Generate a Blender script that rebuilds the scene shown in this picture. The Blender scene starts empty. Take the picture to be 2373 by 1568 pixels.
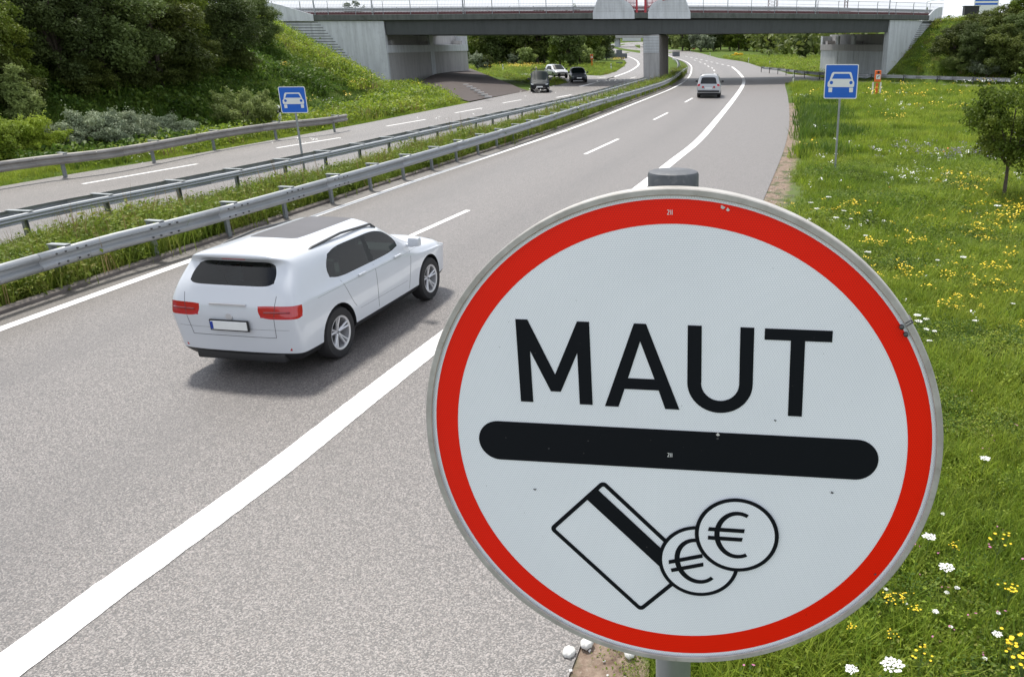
import bpy, bmesh, math, random
import numpy as np
from mathutils import Vector, Matrix, geometry

# ------------------------------------------------------------------ camera, world, sun
PI = math.pi
R = math.radians
SC = bpy.context.scene
COL = SC.collection
FP, XP, YP, YH, CH = 1880.0, 1560.0, 784.0, 98.0, 4.0      # calibration (pixels of a 2373 wide view)
TH = math.atan((YP - YH) / FP)
cam_d = bpy.data.cameras.new('camera')
cam = bpy.data.objects.new('camera', cam_d); COL.objects.link(cam)
cam.location = (0, 0, CH)
cam.rotation_euler = (PI / 2 - TH, 0, 0)
cam_d.sensor_width = 36.0
cam_d.lens = 36.0 * FP / 2373.0
cam_d.shift_x = -(XP - 1186.5) / 2373.0
cam_d.clip_start = 0.05
cam_d.clip_end = 4000
SC.camera = cam

SUN_EL, SUN_AZ = R(60), R(-30)        # azimuth measured from +Y towards +X
world = bpy.data.worlds.new('World'); SC.world = world; world.use_nodes = True
wn = world.node_tree.nodes; wl = world.node_tree.links
for n in list(wn): wn.remove(n)
wo = wn.new('ShaderNodeOutputWorld'); bg = wn.new('ShaderNodeBackground')
sky = wn.new('ShaderNodeTexSky'); sky.sky_type = 'NISHITA'; sky.sun_disc = False
sky.sun_elevation = SUN_EL; sky.sun_rotation = SUN_AZ
sky.air_density = 1.0; sky.dust_density = 1.5
tc = wn.new('ShaderNodeTexCoord'); mp = wn.new('ShaderNodeMapping'); mp.inputs['Scale'].default_value = (1, 1, 2.6)
nz = wn.new('ShaderNodeTexNoise'); nz.inputs['Scale'].default_value = 2.2; nz.inputs['Detail'].default_value = 7
nz.inputs['Roughness'].default_value = .55
cr = wn.new('ShaderNodeMapRange'); cr.inputs[1].default_value = .36; cr.inputs[2].default_value = .56
cr.inputs[3].default_value = .12; cr.inputs[4].default_value = 1.0
mixc = wn.new('ShaderNodeMixRGB'); mixc.inputs[2].default_value = (7.6, 7.9, 8.5, 1)
wl.new(tc.outputs['Generated'], mp.inputs[0]); wl.new(mp.outputs[0], nz.inputs['Vector'])
wl.new(nz.outputs['Fac'], cr.inputs[0])
sxyz = wn.new('ShaderNodeSeparateXYZ'); wl.new(tc.outputs['Generated'], sxyz.inputs[0])      # clouds close up towards the horizon
hz = wn.new('ShaderNodeMapRange'); hz.inputs[1].default_value = .02; hz.inputs[2].default_value = .38; hz.inputs[3].default_value = 1; hz.inputs[4].default_value = 0
mxh = wn.new('ShaderNodeMath'); mxh.operation = 'MAXIMUM'
wl.new(sxyz.outputs[2], hz.inputs[0]); wl.new(hz.outputs[0], mxh.inputs[0]); wl.new(cr.outputs[0], mxh.inputs[1]); wl.new(mxh.outputs[0], mixc.inputs[0])
wl.new(sky.outputs[0], mixc.inputs[1]); wl.new(mixc.outputs[0], bg.inputs[0])
bg.inputs[1].default_value = 0.10
wl.new(bg.outputs[0], wo.inputs[0])

sun_d = bpy.data.lights.new('sun', 'SUN'); sun_d.energy = 3.0; sun_d.angle = R(7); sun_d.color = (1, .955, .88)
sun = bpy.data.objects.new('sun', sun_d); COL.objects.link(sun)
sd = Vector((math.sin(SUN_AZ) * math.cos(SUN_EL), math.cos(SUN_AZ) * math.cos(SUN_EL), math.sin(SUN_EL)))
sun.rotation_euler = sd.to_track_quat('Z', 'Y').to_euler()
SC.view_settings.view_transform = 'Standard'; SC.view_settings.look = 'None'
SC.view_settings.exposure = 0.6; SC.view_settings.gamma = 1; SC.view_settings.use_curve_mapping = False
SC.render.engine = 'CYCLES'
SC.cycles.max_bounces = 6; SC.cycles.diffuse_bounces = 3; SC.cycles.transparent_max_bounces = 6
SC.cycles.use_denoising = True

rng = np.random.default_rng(7)
random.seed(7)

# ------------------------------------------------------------------ materials
MATS = {}
class NB:
    def __init__(s, name):
        s.m = bpy.data.materials.new(name); s.m.use_nodes = True
        s.t = s.m.node_tree; s.n = s.t.nodes; s.l = s.t.links
        s.b = s.n['Principled BSDF']; s.out = s.n['Material Output']
    def new(s, typ, **kw):
        n = s.n.new(typ)
        for k, v in kw.items():
            if k.startswith('i_'):
                k = k[2:]; k = int(k) if k.isdigit() else k.replace('_', ' ')
                n.inputs[k].default_value = v
            else: setattr(n, k, v)
        return n
    def link(s, a, b): s.l.new(a, b)
    def math(s, op, a, b=None, c=None):
        n = s.n.new('ShaderNodeMath'); n.operation = op
        for i, v in enumerate((a, b, c)):
            if v is None: continue
            if isinstance(v, (int, float)): n.inputs[i].default_value = v
            else: s.link(v, n.inputs[i])
        return n.outputs[0]
    def mix(s, f, a, b, mode='MIX'):
        n = s.n.new('ShaderNodeMixRGB'); n.blend_type = mode
        for i, v in enumerate((f, a, b)):
            if isinstance(v, (int, float)): n.inputs[i].default_value = v
            elif isinstance(v, tuple): n.inputs[i].default_value = (*v[:3], 1)
            else: s.link(v, n.inputs[i])
        return n.outputs[0]
    def noise(s, vec, scale, detail=4, rough=.5, dist=0):
        n = s.new('ShaderNodeTexNoise', i_Scale=scale, i_Detail=detail, i_Roughness=rough, i_Distortion=dist)
        if vec is not None: s.link(vec, n.inputs['Vector'])
        return n.outputs['Fac']
    def ramp(s, f, a, b, lo=0., hi=1.):
        n = s.n.new('ShaderNodeMapRange'); s.link(f, n.inputs[0])
        for i, v in enumerate((a, b, lo, hi)): n.inputs[i + 1].default_value = v
        return n.outputs[0]
    def pos(s): return s.new('ShaderNodeNewGeometry').outputs['Position']
    def obj(s): return s.new('ShaderNodeTexCoord').outputs['Object']
    def bump(s, h, st=.3, d=.01):
        n = s.new('ShaderNodeBump', i_Strength=st, i_Distance=d); s.link(h, n.inputs['Height'])
        s.link(n.outputs[0], s.b.inputs['Normal'])

def simple(name, col, rough=.6, metal=0, var=.15, scale=6., coat=0, bump=0, dark=None, spec=None, dirt=0):
    b = NB(name); v = b.obj()
    n = b.noise(v, scale, 5, .6)
    c1 = tuple(max(0, x * (1 - var)) for x in col); c2 = tuple(min(1, x * (1 + var)) for x in col)
    c = b.mix(b.ramp(n, .3, .7), c1, c2)
    if dirt:
        d = b.ramp(b.noise(v, scale * 2.7, 6, .7, .4), .52, .75, 0, dirt)
        c = b.mix(d, c, dark or (.05, .045, .04))
    b.link(c, b.b.inputs['Base Color']); b.b.inputs['Roughness'].default_value = rough
    b.b.inputs['Metallic'].default_value = metal; b.b.inputs['Coat Weight'].default_value = coat
    if spec is not None: b.b.inputs['Specular IOR Level'].default_value = spec
    if bump: b.bump(n, bump, .01)
    MATS[name] = b.m; return b.m

def foliage(name, cols, trans=.35, rough=.6, nscale=.35):
    b = NB(name)
    at = b.new('ShaderNodeAttribute', attribute_name='var')
    oi = b.new('ShaderNodeObjectInfo')
    n = b.noise(b.pos(), nscale, 3, .6)
    f = b.math('ADD', b.math('MULTIPLY', at.outputs['Fac'], .55), b.math('MULTIPLY', b.ramp(n, .35, .65), .45))
    r = b.n.new('ShaderNodeValToRGB'); b.link(f, r.inputs[0])
    els = r.color_ramp.elements
    while len(els) < len(cols): els.new(.5)
    for i, c in enumerate(cols):
        els[i].position = i / (len(cols) - 1); els[i].color = (*c, 1)
    hs = b.new('ShaderNodeHueSaturation'); b.link(r.outputs[0], hs.inputs['Color'])
    b.link(b.math('ADD', b.math('MULTIPLY', oi.outputs['Random'], .5), .75), hs.inputs['Value'])
    b.link(hs.outputs[0], b.b.inputs['Base Color']); b.b.inputs['Roughness'].default_value = rough
    b.b.inputs['Specular IOR Level'].default_value = .25
    tr = b.n.new('ShaderNodeBsdfTranslucent'); b.link(hs.outputs[0], tr.inputs['Color'])
    mx = b.n.new('ShaderNodeMixShader'); mx.inputs[0].default_value = trans
    b.link(b.b.outputs[0], mx.inputs[1]); b.link(tr.outputs[0], mx.inputs[2]); b.link(mx.outputs[0], b.out.inputs[0])
    MATS[name] = b.m; return b.m

def mk_materials():
    # chip seal asphalt: stone grains, polished wheel tracks (UV.x = metres across the road)
    for nm, tint, tracks in (('asphalt', .80, 1), ('asphalt_side', .84, 0)):
        b = NB(nm); p = b.pos()
        vo = b.new('ShaderNodeTexVoronoi', i_Scale=105.); b.link(p, vo.inputs['Vector'])
        g = b.new('ShaderNodeSeparateColor'); b.link(vo.outputs['Color'], g.inputs[0])
        grain = b.mix(b.math('POWER', g.outputs[0], 1.75), (.006, .0058, .006), (.395, .36, .343))
        grain = b.mix(b.ramp(g.outputs[1], .88, 1, 0, .25), grain, (.42, .30, .24))
        fine = b.noise(p, 260, 2, .5)
        grain = b.mix(.12, grain, b.mix(b.ramp(fine, .38, .62), (.1, .095, .095), (.4, .375, .365)))
        big = b.noise(p, .35, 5, .6)
        c = b.mix(b.ramp(big, .3, .7, .0, .22), grain, (.145, .134, .128))
        if tracks:
            uv = b.new('ShaderNodeUVMap'); sx = b.new('ShaderNodeSeparateXYZ'); b.link(uv.outputs[0], sx.inputs[0])
            u = sx.outputs[0]; tr = None
            for cen in (1.75, 5.05):
                d = b.math('ABSOLUTE', b.math('SUBTRACT', u, cen + .0))
                w = b.math('SMOOTH_MIN', b.math('DIVIDE', d, 1.05), 1.0, .3)
                w = b.math('SUBTRACT', 1.0, w)
                tr = w if tr is None else b.math('MAXIMUM', tr, w)
            ns = b.new('ShaderNodeMapping', i_Scale=(1.2, .08, 1)); b.link(uv.outputs[0], ns.inputs[0])
            tr = b.math('MULTIPLY', tr, b.ramp(b.noise(ns.outputs[0], 1.0, 4, .6), .3, .75, .2, 1.0))
            c = b.mix(b.math('MULTIPLY', tr, .9), c, b.mix(.55, c, (.075, .07, .07)))
            edge = b.ramp(u, .0, .75, .55, 0)      # dirt swept up against the kerb
            c = b.mix(edge, c, (.1, .085, .07))
        st = b.ramp(b.noise(p, 1.7, 6, .7, .8), .56, .72, 0, .28)
        c = b.mix(st, c, (.08, .076, .073))
        spt = b.ramp(b.noise(p, 4.5, 2, .4), .74, .77, 0, .45); c = b.mix(spt, c, (.05, .048, .047))
        c = b.mix(1.0, c, (tint, tint * .985, tint * .965), 'MULTIPLY')
        b.link(c, b.b.inputs['Base Color']); b.b.inputs['Roughness'].default_value = .55
        b.b.inputs['Specular IOR Level'].default_value = .85
        b.bump(g.outputs[0], .5, .006)
        MATS[nm] = b.m
    b = NB('road_paint'); p = b.pos()
    n = b.noise(p, 70, 3, .6); n2 = b.noise(p, 3, 5, .7)
    c = b.mix(b.ramp(n2, .35, .75, 0, .25), (.8, .79, .77), (.6, .58, .55))
    c = b.mix(b.ramp(n, .62, .74, 0, .7), c, (.34, .32, .31))
    tv = b.new('ShaderNodeMapping', i_Scale=(.5, .5, .5)); b.link(p, tv.inputs[0]); c = b.mix(b.ramp(b.noise(tv.outputs[0], 5, 6, .75), .55, .75, 0, .35), c, (.45, .43, .41))
    b.link(c, b.b.inputs['Base Color']); b.b.inputs['Roughness'].default_value = .7; b.bump(n, .3, .003)
    MATS['road_paint'] = b.m
    b = NB('soil'); p = b.pos(); uvn = b.new('ShaderNodeUVMap'); sxu = b.new('ShaderNodeSeparateXYZ'); b.link(uvn.outputs[0], sxu.inputs[0])
    c = b.mix(b.ramp(b.noise(p, 9, 6, .7), .35, .65), (.13, .085, .058), (.30, .225, .17))
    c = b.mix(b.ramp(b.noise(p, 60, 3, .7), .6, .7, 0, .6), c, (.4, .36, .31))
    gr = b.math('ADD', sxu.outputs[0], b.math('MULTIPLY', b.math('SUBTRACT', b.noise(p, 3.5, 5, .7), .5), 1.6))
    c = b.mix(b.ramp(gr, .42, .75), c, (.085, .125, .02))
    c = b.mix(b.ramp(b.noise(p, 1.8, 4, .6), .52, .62), c, (.07, .085, .03))
    b.link(c, b.b.inputs['Base Color']); b.b.inputs['Roughness'].default_value = .95; b.bump(b.noise(p, 30, 5, .7), .8, .02)
    MATS['soil'] = b.m
    b = NB('turf'); p = b.pos()
    c = b.mix(b.ramp(b.noise(p, .5, 5, .65), .35, .65), (.07, .12, .016), (.12, .175, .03))
    c = b.mix(b.ramp(b.noise(p, 6, 5, .7), .4, .7, 0, .8), c, (.035, .06, .012))
    c = b.mix(b.ramp(b.noise(p, .13, 4, .6), .52, .68, 0, .55), c, (.13, .13, .035))
    b.link(c, b.b.inputs['Base Color']); b.b.inputs['Roughness'].default_value = .95; b.bump(b.noise(p, 12, 6, .75), 1, .08)
    b.b.inputs['Specular IOR Level'].default_value = .1
    MATS['turf'] = b.m
    b = NB('slope_setts'); p = b.pos()  # dark setts, darkened further for bridge shade that falls short of the bank
    bt = b.new('ShaderNodeTexBrick', i_Scale=3.2, i_Mortar_Size=.03); b.link(p, bt.inputs['Vector'])
    bt.inputs['Color1'].default_value = (.05, .036, .032, 1); bt.inputs['Color2'].default_value = (.07, .052, .046, 1)
    bt.inputs['Mortar'].default_value = (.05, .04, .035, 1)
    c = b.mix(b.ramp(b.noise(p, .8, 5, .6), .4, .7, 0, .4), bt.outputs[0], (.07, .055, .05))
    b.link(c, b.b.inputs['Base Color']); b.b.inputs['Roughness'].default_value = .9
    MATS['slope_setts'] = b.m
    # concretes
    for nm, col, dk in (('concrete_light', (.64, .665, .69), .5), ('concrete_mid', (.44, .43, .425), .5), ('concrete_dark', (.085, .092, .092), .4), ('concrete_fascia', (.12, .13, .12), .7), ('concrete_shaded', (.23, .205, .19), .5)):
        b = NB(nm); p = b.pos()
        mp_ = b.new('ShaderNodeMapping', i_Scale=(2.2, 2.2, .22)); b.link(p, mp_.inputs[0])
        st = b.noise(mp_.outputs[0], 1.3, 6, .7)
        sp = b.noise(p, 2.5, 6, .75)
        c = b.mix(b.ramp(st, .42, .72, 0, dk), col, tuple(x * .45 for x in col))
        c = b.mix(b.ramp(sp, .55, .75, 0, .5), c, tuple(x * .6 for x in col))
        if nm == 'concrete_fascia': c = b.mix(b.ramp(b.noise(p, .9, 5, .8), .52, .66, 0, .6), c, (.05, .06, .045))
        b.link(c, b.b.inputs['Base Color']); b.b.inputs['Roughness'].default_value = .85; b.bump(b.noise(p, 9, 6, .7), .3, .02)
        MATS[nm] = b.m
    simple('galvanised', (.37, .385, .395), .5, .5, .05, 3., dirt=.14, dark=(.16, .13, .10))
    simple('galvanised_old', (.30, .285, .265), .6, .4, .15, 2., dirt=.4, dark=(.14, .11, .08))
    simple('post_grey', (.24, .26, .27), .5, .5, .15, 8., dirt=.2)
    simple('pole_grey', (.33, .35, .36), .45, .6, .1, 8., dirt=.25, dark=(.2, .2, .2))
    simple('cap_grey', (.07, .076, .084), .55, 0, .25, 30., dirt=.5, dark=(.22, .22, .22))
    simple('kerb_dark', (.15, .13, .115), .9, 0, .3, 2., bump=.3)
    simple('bolt_dark', (.1, .1, .1), .5, .7)
    simple('red_paint', (.13, .045, .05), .55, 0, .1, 3)
    simple('gate_red', (.45, .045, .06), .5)
    simple('rail_white', (.55, .56, .58), .5, .2, .1, 3)
    simple('white_plastic', (.78, .78, .76), .5, 0, .05, 3)
    simple('black_plastic', (.018, .018, .02), .5, 0, .1, 3)
    simple('orange_paint', (.75, .13, .015), .45, 0, .1, 3)
    simple('sign_blue', (.004, .115, .56), .4, 0, .04, 3)
    simple('sign_white', (.76, .77, .76), .4, 0, .03, 3)
    simple('sign_red_small', (.55, .02, .02), .4)
    simple('sign_back', (.12, .13, .14), .6)
    simple('bark', (.09, .07, .055), .9, 0, .35, 8., bump=.6)
    simple('lamp_dark', (.22, .004, .008), .2, 0, .05, 3, coat=1)
    simple('white_paint', (.61, .635, .675), .28, 0, .01, 3, coat=.6)
    simple('grey_paint', (.14, .15, .165), .3, .3, .03, 3, coat=.6)
    simple('dark_paint', (.020, .026, .029), .6, 0, .03, 3, spec=.2)
    simple('tyre', (.022, .021, .022), .8, 0, .2, 20)
    simple('alloy', (.62, .62, .64), .35, .5, .05, 5)
    simple('glass_dark', (.010, .012, .015), .12, 0, .1, 2, spec=.35)
    simple('glass_tint', (.012, .018, .018), .3, 0, .1, 2, spec=.08)
    simple('roof_glass', (.10, .092, .09), .35, 0, .1, 2, spec=.25)
    simple('silver_paint', (.44, .45, .46), .3, .2, .02, 3, coat=.4)
    simple('cabin', (.03, .03, .032), .8)
    simple('plate_blue', (.01, .04, .3), .4)
    simple('red_lamp', (.45, .006, .014), .18, 0, .05, 3, coat=1)
    simple('headlamp', (.42, .44, .45), .1, .2, .05, 3, coat=1)
    simple('seam', (.06, .06, .065), .7)
    simple('stone', (.62, .61, .58), .9, 0, .15, 25, bump=.6)
    simple('building_white', (.6, .61, .62), .7, 0, .05, .5)
    simple('roof_red', (.28, .08, .05), .8, 0, .2, 1)
    b = NB('glass_car')
    tr_ = b.n.new('ShaderNodeBsdfTransparent'); tr_.inputs[0].default_value = (.34, .42, .40, 1)
    gl_ = b.n.new('ShaderNodeBsdfGlossy'); gl_.inputs['Roughness'].default_value = .05; fr_ = b.n.new('ShaderNodeFresnel'); fr_.inputs[0].default_value = 1.5
    mx_ = b.n.new('ShaderNodeMixShader'); b.link(fr_.outputs[0], mx_.inputs[0]); b.link(tr_.outputs[0], mx_.inputs[1]); b.link(gl_.outputs[0], mx_.inputs[2]); b.link(mx_.outputs[0], b.out.inputs[0])
    MATS['glass_car'] = b.m
    # foliage
    foliage('leaf_dark', [(0.055, 0.079, 0.017), (0.101, 0.131, 0.026), (0.189, 0.215, 0.044)], .3)
    foliage('leaf_deep', [(0.066, 0.098, 0.029), (0.101, 0.14, 0.037), (0.154, 0.202, 0.056)], .3)
    foliage('leaf_mid', [(0.061, 0.105, 0.012), (0.124, 0.181, 0.021), (0.229, 0.265, 0.037)], .35)
    foliage('leaf_olive', [(0.159, 0.22, 0.026), (0.275, 0.367, 0.04), (0.38, 0.465, 0.053)], .35)
    foliage('leaf_willow', [(0.132, 0.182, 0.06), (0.242, 0.304, 0.09), (0.416, 0.486, 0.165)], .35)
    foliage('leaf_silver', [(0.146, 0.181, 0.114), (0.255, 0.304, 0.189), (0.413, 0.462, 0.294)], .2)
    foliage('leaf_lime', [(.07, .12, .015), (.14, .2, .025), (.24, .29, .04)], .4)
    foliage('grass_blade', [(0.079, 0.148, 0.016), (0.167, 0.255, 0.024), (0.296, 0.371, 0.041), (0.375, 0.412, 0.068)], .45, .5, .3)
    foliage('grass_tall', [(0.08, 0.13, 0.016), (0.146, 0.215, 0.026), (0.225, 0.281, 0.042), (0.291, 0.261, 0.083)], .4, .55, .8)
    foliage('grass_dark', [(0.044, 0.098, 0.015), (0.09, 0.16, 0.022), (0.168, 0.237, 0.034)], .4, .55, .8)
    foliage('hay', [(.20, .14, .06), (.28, .2, .09), (.33, .26, .14)], .3, .7)
    simple('flower_yellow', (.78, .55, .01), .6, 0, .15, 30)
    simple('flower_white', (.8, .8, .76), .6, 0, .08, 30)
    simple('flower_pink', (.42, .13, .26), .6, 0, .2, 30)
    simple('flower_red', (.7, .06, .015), .6, 0, .1, 30)
    simple('flower_violet', (.16, .11, .28), .6, 0, .2, 30)
    simple('stem_green', (.07, .11, .025), .7, 0, .2, 10)
    # retroreflective sheets of the big sign: hexagonal cell print
    for nm, col, line, amt in (('sheet_white', (.91, .935, .975), (.52, .555, .62), .62), ('sheet_red', (.95, .016, .002), (.52, .003, .002), .6)):
        b = NB(nm); o = b.obj(); sx = b.new('ShaderNodeSeparateXYZ'); b.link(o, sx.inputs[0])
        S = 3.5e-3
        x = b.math('DIVIDE', sx.outputs[0], S); y = b.math('DIVIDE', sx.outputs[2], S * 1.7320508)
        def cell(ox):
            fx = b.math('SUBTRACT', b.math('FRACT', b.math('ADD', x, ox)), .5)
            fy = b.math('MULTIPLY', b.math('SUBTRACT', b.math('FRACT', b.math('ADD', y, ox)), .5), 1.7320508)
            ax = b.math('ABSOLUTE', fx); ay = b.math('ABSOLUTE', fy)
            return b.math('MAXIMUM', ax, b.math('ADD', b.math('MULTIPLY', ax, .5), b.math('MULTIPLY', ay, .8660254)))
        h = b.math('MINIMUM', cell(0.), cell(.5))
        f = b.ramp(h, .38, .47, 0, amt)
        base = b.mix(b.ramp(b.noise(o, 5, 4, .5), .3, .7), tuple(c * .965 for c in col), tuple(min(1, c * 1.03) for c in col))
        c = b.mix(f, base, line)
        sp = b.ramp(b.noise(o, 190, 1, .5), .79, .81, 0, .7)
        c = b.mix(sp, c, tuple(q * .35 for q in col))
        b.link(c, b.b.inputs['Base Color']); b.b.inputs['Roughness'].default_value = .38
        b.b.inputs['Specular IOR Level'].default_value = .25
        MATS[nm] = b.m
    b = NB('sheet_black'); o = b.obj()
    c = b.mix(b.ramp(b.noise(o, 150, 2, .5), .74, .8, 0, .5), (.0075, .009, .0125), (.10, .095, .09))
    b.link(c, b.b.inputs['Base Color']); b.b.inputs['Roughness'].default_value = .5; b.b.inputs['Specular IOR Level'].default_value = .12
    MATS['sheet_black'] = b.m
    b = NB('rim_metal'); o = b.obj()
    n = b.noise(o, 22, 6, .7); n2 = b.noise(o, 90, 4, .7)
    c = b.mix(b.ramp(n, .35, .7), (.50, .485, .455), (.34, .32, .29))
    c = b.mix(b.ramp(n2, .6, .75, 0, .4), c, (.14, .115, .08))
    b.link(c, b.b.inputs['Base Color']); b.b.inputs['Roughness'].default_value = .55; b.b.inputs['Metallic'].default_value = .15
    MATS['rim_metal'] = b.m
mk_materials()
M = MATS

# ------------------------------------------------------------------ object helpers
def tag(o, label=None, cat=None, group=None, kind=None):
    if label: o['label'] = label
    if cat: o['category'] = cat
    if group: o['group'] = group
    if kind: o['kind'] = kind
    return o
def empty(name, loc=(0, 0, 0), rz=0, label=None, cat=None, group=None):
    o = bpy.data.objects.new(name, None); COL.objects.link(o); o.location = loc; o.rotation_euler = (0, 0, rz)
    o.empty_display_size = .2
    return tag(o, label, cat, group)
def mobj(name, me, mat=None, parent=None, smooth=False):
    o = bpy.data.objects.new(name, me); COL.objects.link(o)
    if mat is not None: me.materials.append(M[mat] if isinstance(mat, str) else mat)
    if parent: o.parent = parent
    if smooth:
        me.polygons.foreach_set('use_smooth', [True] * len(me.polygons))
    return o
def copy_tree(o, parent=None):
    c = o.copy(); COL.objects.link(c); c.parent = parent
    for k in ('label', 'group'):
        pass
    for ch in list(o.children): copy_tree(ch, c)
    return c
class MB:
    """collects geometry for one mesh"""
    def __init__(s): s.v = []; s.f = []
    def add(s, vs, fs):
        k = len(s.v); s.v += [tuple(p) for p in vs]; s.f += [tuple(k + i for i in f) for f in fs]; return s
    def box(s, c, d, rz=0, rot=None):
        x, y, z = (q / 2 for q in d); vs = [(-x, -y, -z), (x, -y, -z), (x, y, -z), (-x, y, -z), (-x, -y, z), (x, -y, z), (x, y, z), (-x, y, z)]
        mt = rot if rot is not None else Matrix.Rotation(rz, 3, 'Z')
        vs = [tuple(mt @ Vector(p) + Vector(c)) for p in vs]
        return s.add(vs, [(0, 3, 2, 1), (4, 5, 6, 7), (0, 1, 5, 4), (1, 2, 6, 5), (2, 3, 7, 6), (3, 0, 4, 7)])
    def cbox(s, c, d, ch, rz=0):
        """box with chamfered vertical+horizontal edges (bevelled)"""
        bm = bmesh.new(); bmesh.ops.create_cube(bm, size=1)
        for v in bm.verts: v.co = Vector((v.co.x * d[0], v.co.y * d[1], v.co.z * d[2]))
        bmesh.ops.bevel(bm, geom=bm.edges[:], offset=ch, segments=2, affect='EDGES', profile=.6)
        mt = Matrix.Rotation(rz, 3, 'Z'); bm.verts.index_update()
        s.add([tuple(mt @ v.co + Vector(c)) for v in bm.verts], [[v.index for v in f.verts] for f in bm.faces]); bm.free(); return s
    def tube(s, pts, r, n=8, caps=True):
        pts = [Vector(p) for p in pts]; rs = r if isinstance(r, (list, tuple)) else [r] * len(pts); rings = []
        for i, p in enumerate(pts):
            t = (pts[min(i + 1, len(pts) - 1)] - pts[max(i - 1, 0)]).normalized()
            a = Vector((0, 0, 1)) if abs(t.z) < .9 else Vector((1, 0, 0))
            u = t.cross(a).normalized(); w = t.cross(u)
            rings.append([p + (u * math.cos(2 * PI * k / n) + w * math.sin(2 * PI * k / n)) * rs[i] for k in range(n)])
        vs = [q for ring in rings for q in ring]; fs = []
        for i in range(len(pts) - 1):
            for k in range(n):
                fs.append((i * n + k, i * n + (k + 1) % n, (i + 1) * n + (k + 1) % n, (i + 1) * n + k))
        if caps: fs.append(tuple(range(n))[::-1]); fs.append(tuple((len(pts) - 1) * n + k for k in range(n)))
        return s.add(vs, fs)
    def sweep(s, path, prof, closed=False, caps=True):
        """prof: (lateral,z) points; path: list of (x,y,z,nx,ny) lateral normals"""
        m = len(prof); vs = []; fs = []
        for (x, y, z, nx, ny) in path:
            for (a, b) in prof: vs.append((x + nx * a, y + ny * a, z + b))
        q = m if closed else m - 1
        for i in range(len(path) - 1):
            for k in range(q):
                k2 = (k + 1) % m; fs.append((i * m + k, (i + 1) * m + k, (i + 1) * m + k2, i * m + k2))
        if closed and caps: fs.append(tuple(range(m))); fs.append(tuple((len(path) - 1) * m + k for k in range(m))[::-1])
        return s.add(vs, fs)
    def lathe(s, prof, n=24, c=(0, 0, 0), axis='Z'):
        vs = []; fs = []; m = len(prof)
        for k in range(n):
            a = 2 * PI * k / n
            for (r, h) in prof:
                p = (r * math.cos(a), r * math.sin(a), h) if axis == 'Z' else ((r * math.cos(a), h, r * math.sin(a)) if axis == 'Y' else (h, r * math.cos(a), r * math.sin(a)))
                vs.append((p[0] + c[0], p[1] + c[1], p[2] + c[2]))
        for k in range(n):
            for j in range(m - 1):
                fs.append((k * m + j, ((k + 1) % n) * m + j, ((k + 1) % n) * m + j + 1, k * m + j + 1))
        return s.add(vs, fs)
    def prism(s, poly, y0, y1):
        """poly of (x,z), extruded along y"""
        n = len(poly); vs = [(x, y0, z) for x, z in poly] + [(x, y1, z) for x, z in poly]
        tris = geometry.tessellate_polygon([[Vector((x, z, 0)) for x, z in poly]])
        fs = [t for t in tris] + [tuple(n + i for i in t[::-1]) for t in tris] + [(i, (i + 1) % n, n + (i + 1) % n, n + i) for i in range(n)]
        return s.add(vs, fs)
    def mesh(s, name='mesh', recalc=True):
        me = bpy.data.meshes.new(name); me.from_pydata(s.v, [], s.f)
        if recalc:
            bm = bmesh.new(); bm.from_mesh(me); bmesh.ops.recalc_face_normals(bm, faces=bm.faces[:]); bm.to_mesh(me); bm.free()
        me.update(); return me
    def build(s, name, mat, parent=None, smooth=False, recalc=True):
        o = mobj(name, s.mesh(name, recalc), mat, parent)
        if smooth:
            o.data.polygons.foreach_set('use_smooth', [True] * len(o.data.polygons))
            try: o.data.set_sharp_from_angle(angle=R(38))
            except Exception: pass
        return o

def crom(pts, step):
    """Catmull-Rom resample of a polyline"""
    P = np.array(pts, float); P = np.vstack([2 * P[0] - P[1], P, 2 * P[-1] - P[-2]]); out = []
    for i in range(1, len(P) - 2):
        d = np.linalg.norm(P[i + 1] - P[i]); n = max(1, int(math.ceil(d / step)))
        for k in range(n):
            t = k / n; p0, p1, p2, p3 = P[i - 1:i + 3]
            out.append(.5 * ((2 * p1) + (-p0 + p2) * t + (2 * p0 - 5 * p1 + 4 * p2 - p3) * t * t + (-p0 + 3 * p1 - 3 * p2 + p3) * t ** 3))
    out.append(P[-2]); return np.array(out)
def smoothed(P, n):
    P = P.copy()
    for _ in range(n * 4): P[1:-1] = .25 * P[:-2] + .5 * P[1:-1] + .25 * P[2:]
    return P
def normals(P):
    """unit normals pointing right of travel"""
    T = np.gradient(P[:, :2], axis=0); T /= np.linalg.norm(T, axis=1)[:, None]
    return np.stack([T[:, 1], -T[:, 0]], 1), T
def arclen(P): return np.concatenate([[0], np.cumsum(np.linalg.norm(np.diff(P[:, :2], axis=0), axis=1))])
def sample(P, S, s):
    return np.array([np.interp(s, S, P[:, k]) for k in range(P.shape[1])])

# ------------------------------------------------------------------ terrain shape
TOE_Y = [-40, 20, 30, 38, 50, 62, 72, 84, 110, 125, 160, 200, 900]
TOE_X = [-27, -25, -23.2, -22, -20.5, -20.3, -24, -29, -30, -34, -60, -90, -400]
def far_rise(y): return np.maximum(0, (y - 230.) * .012)
def G(x, y):
    x = np.asarray(x, float); y = np.asarray(y, float)
    t = np.interp(y, TOE_Y, TOE_X)
    d = (t - x); zl = np.clip(d * .56, 0, 6.2); zl = np.where(d < 1.5, np.maximum(0, d) ** 2 * .25 / 1.5 * 1.49, zl)
    zl = np.clip(zl, 0, 6.2)
    dn = (x - 24) * .69 + (y - 95.2) * .72
    zr = np.clip(np.minimum(dn * .95, (x - 23.3) * 1.0), 0, 6.3); zr = np.minimum(zr, np.clip((132 - y) * .5, 0, 7))
    return np.maximum(zl, zr) + far_rise(y)
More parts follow.
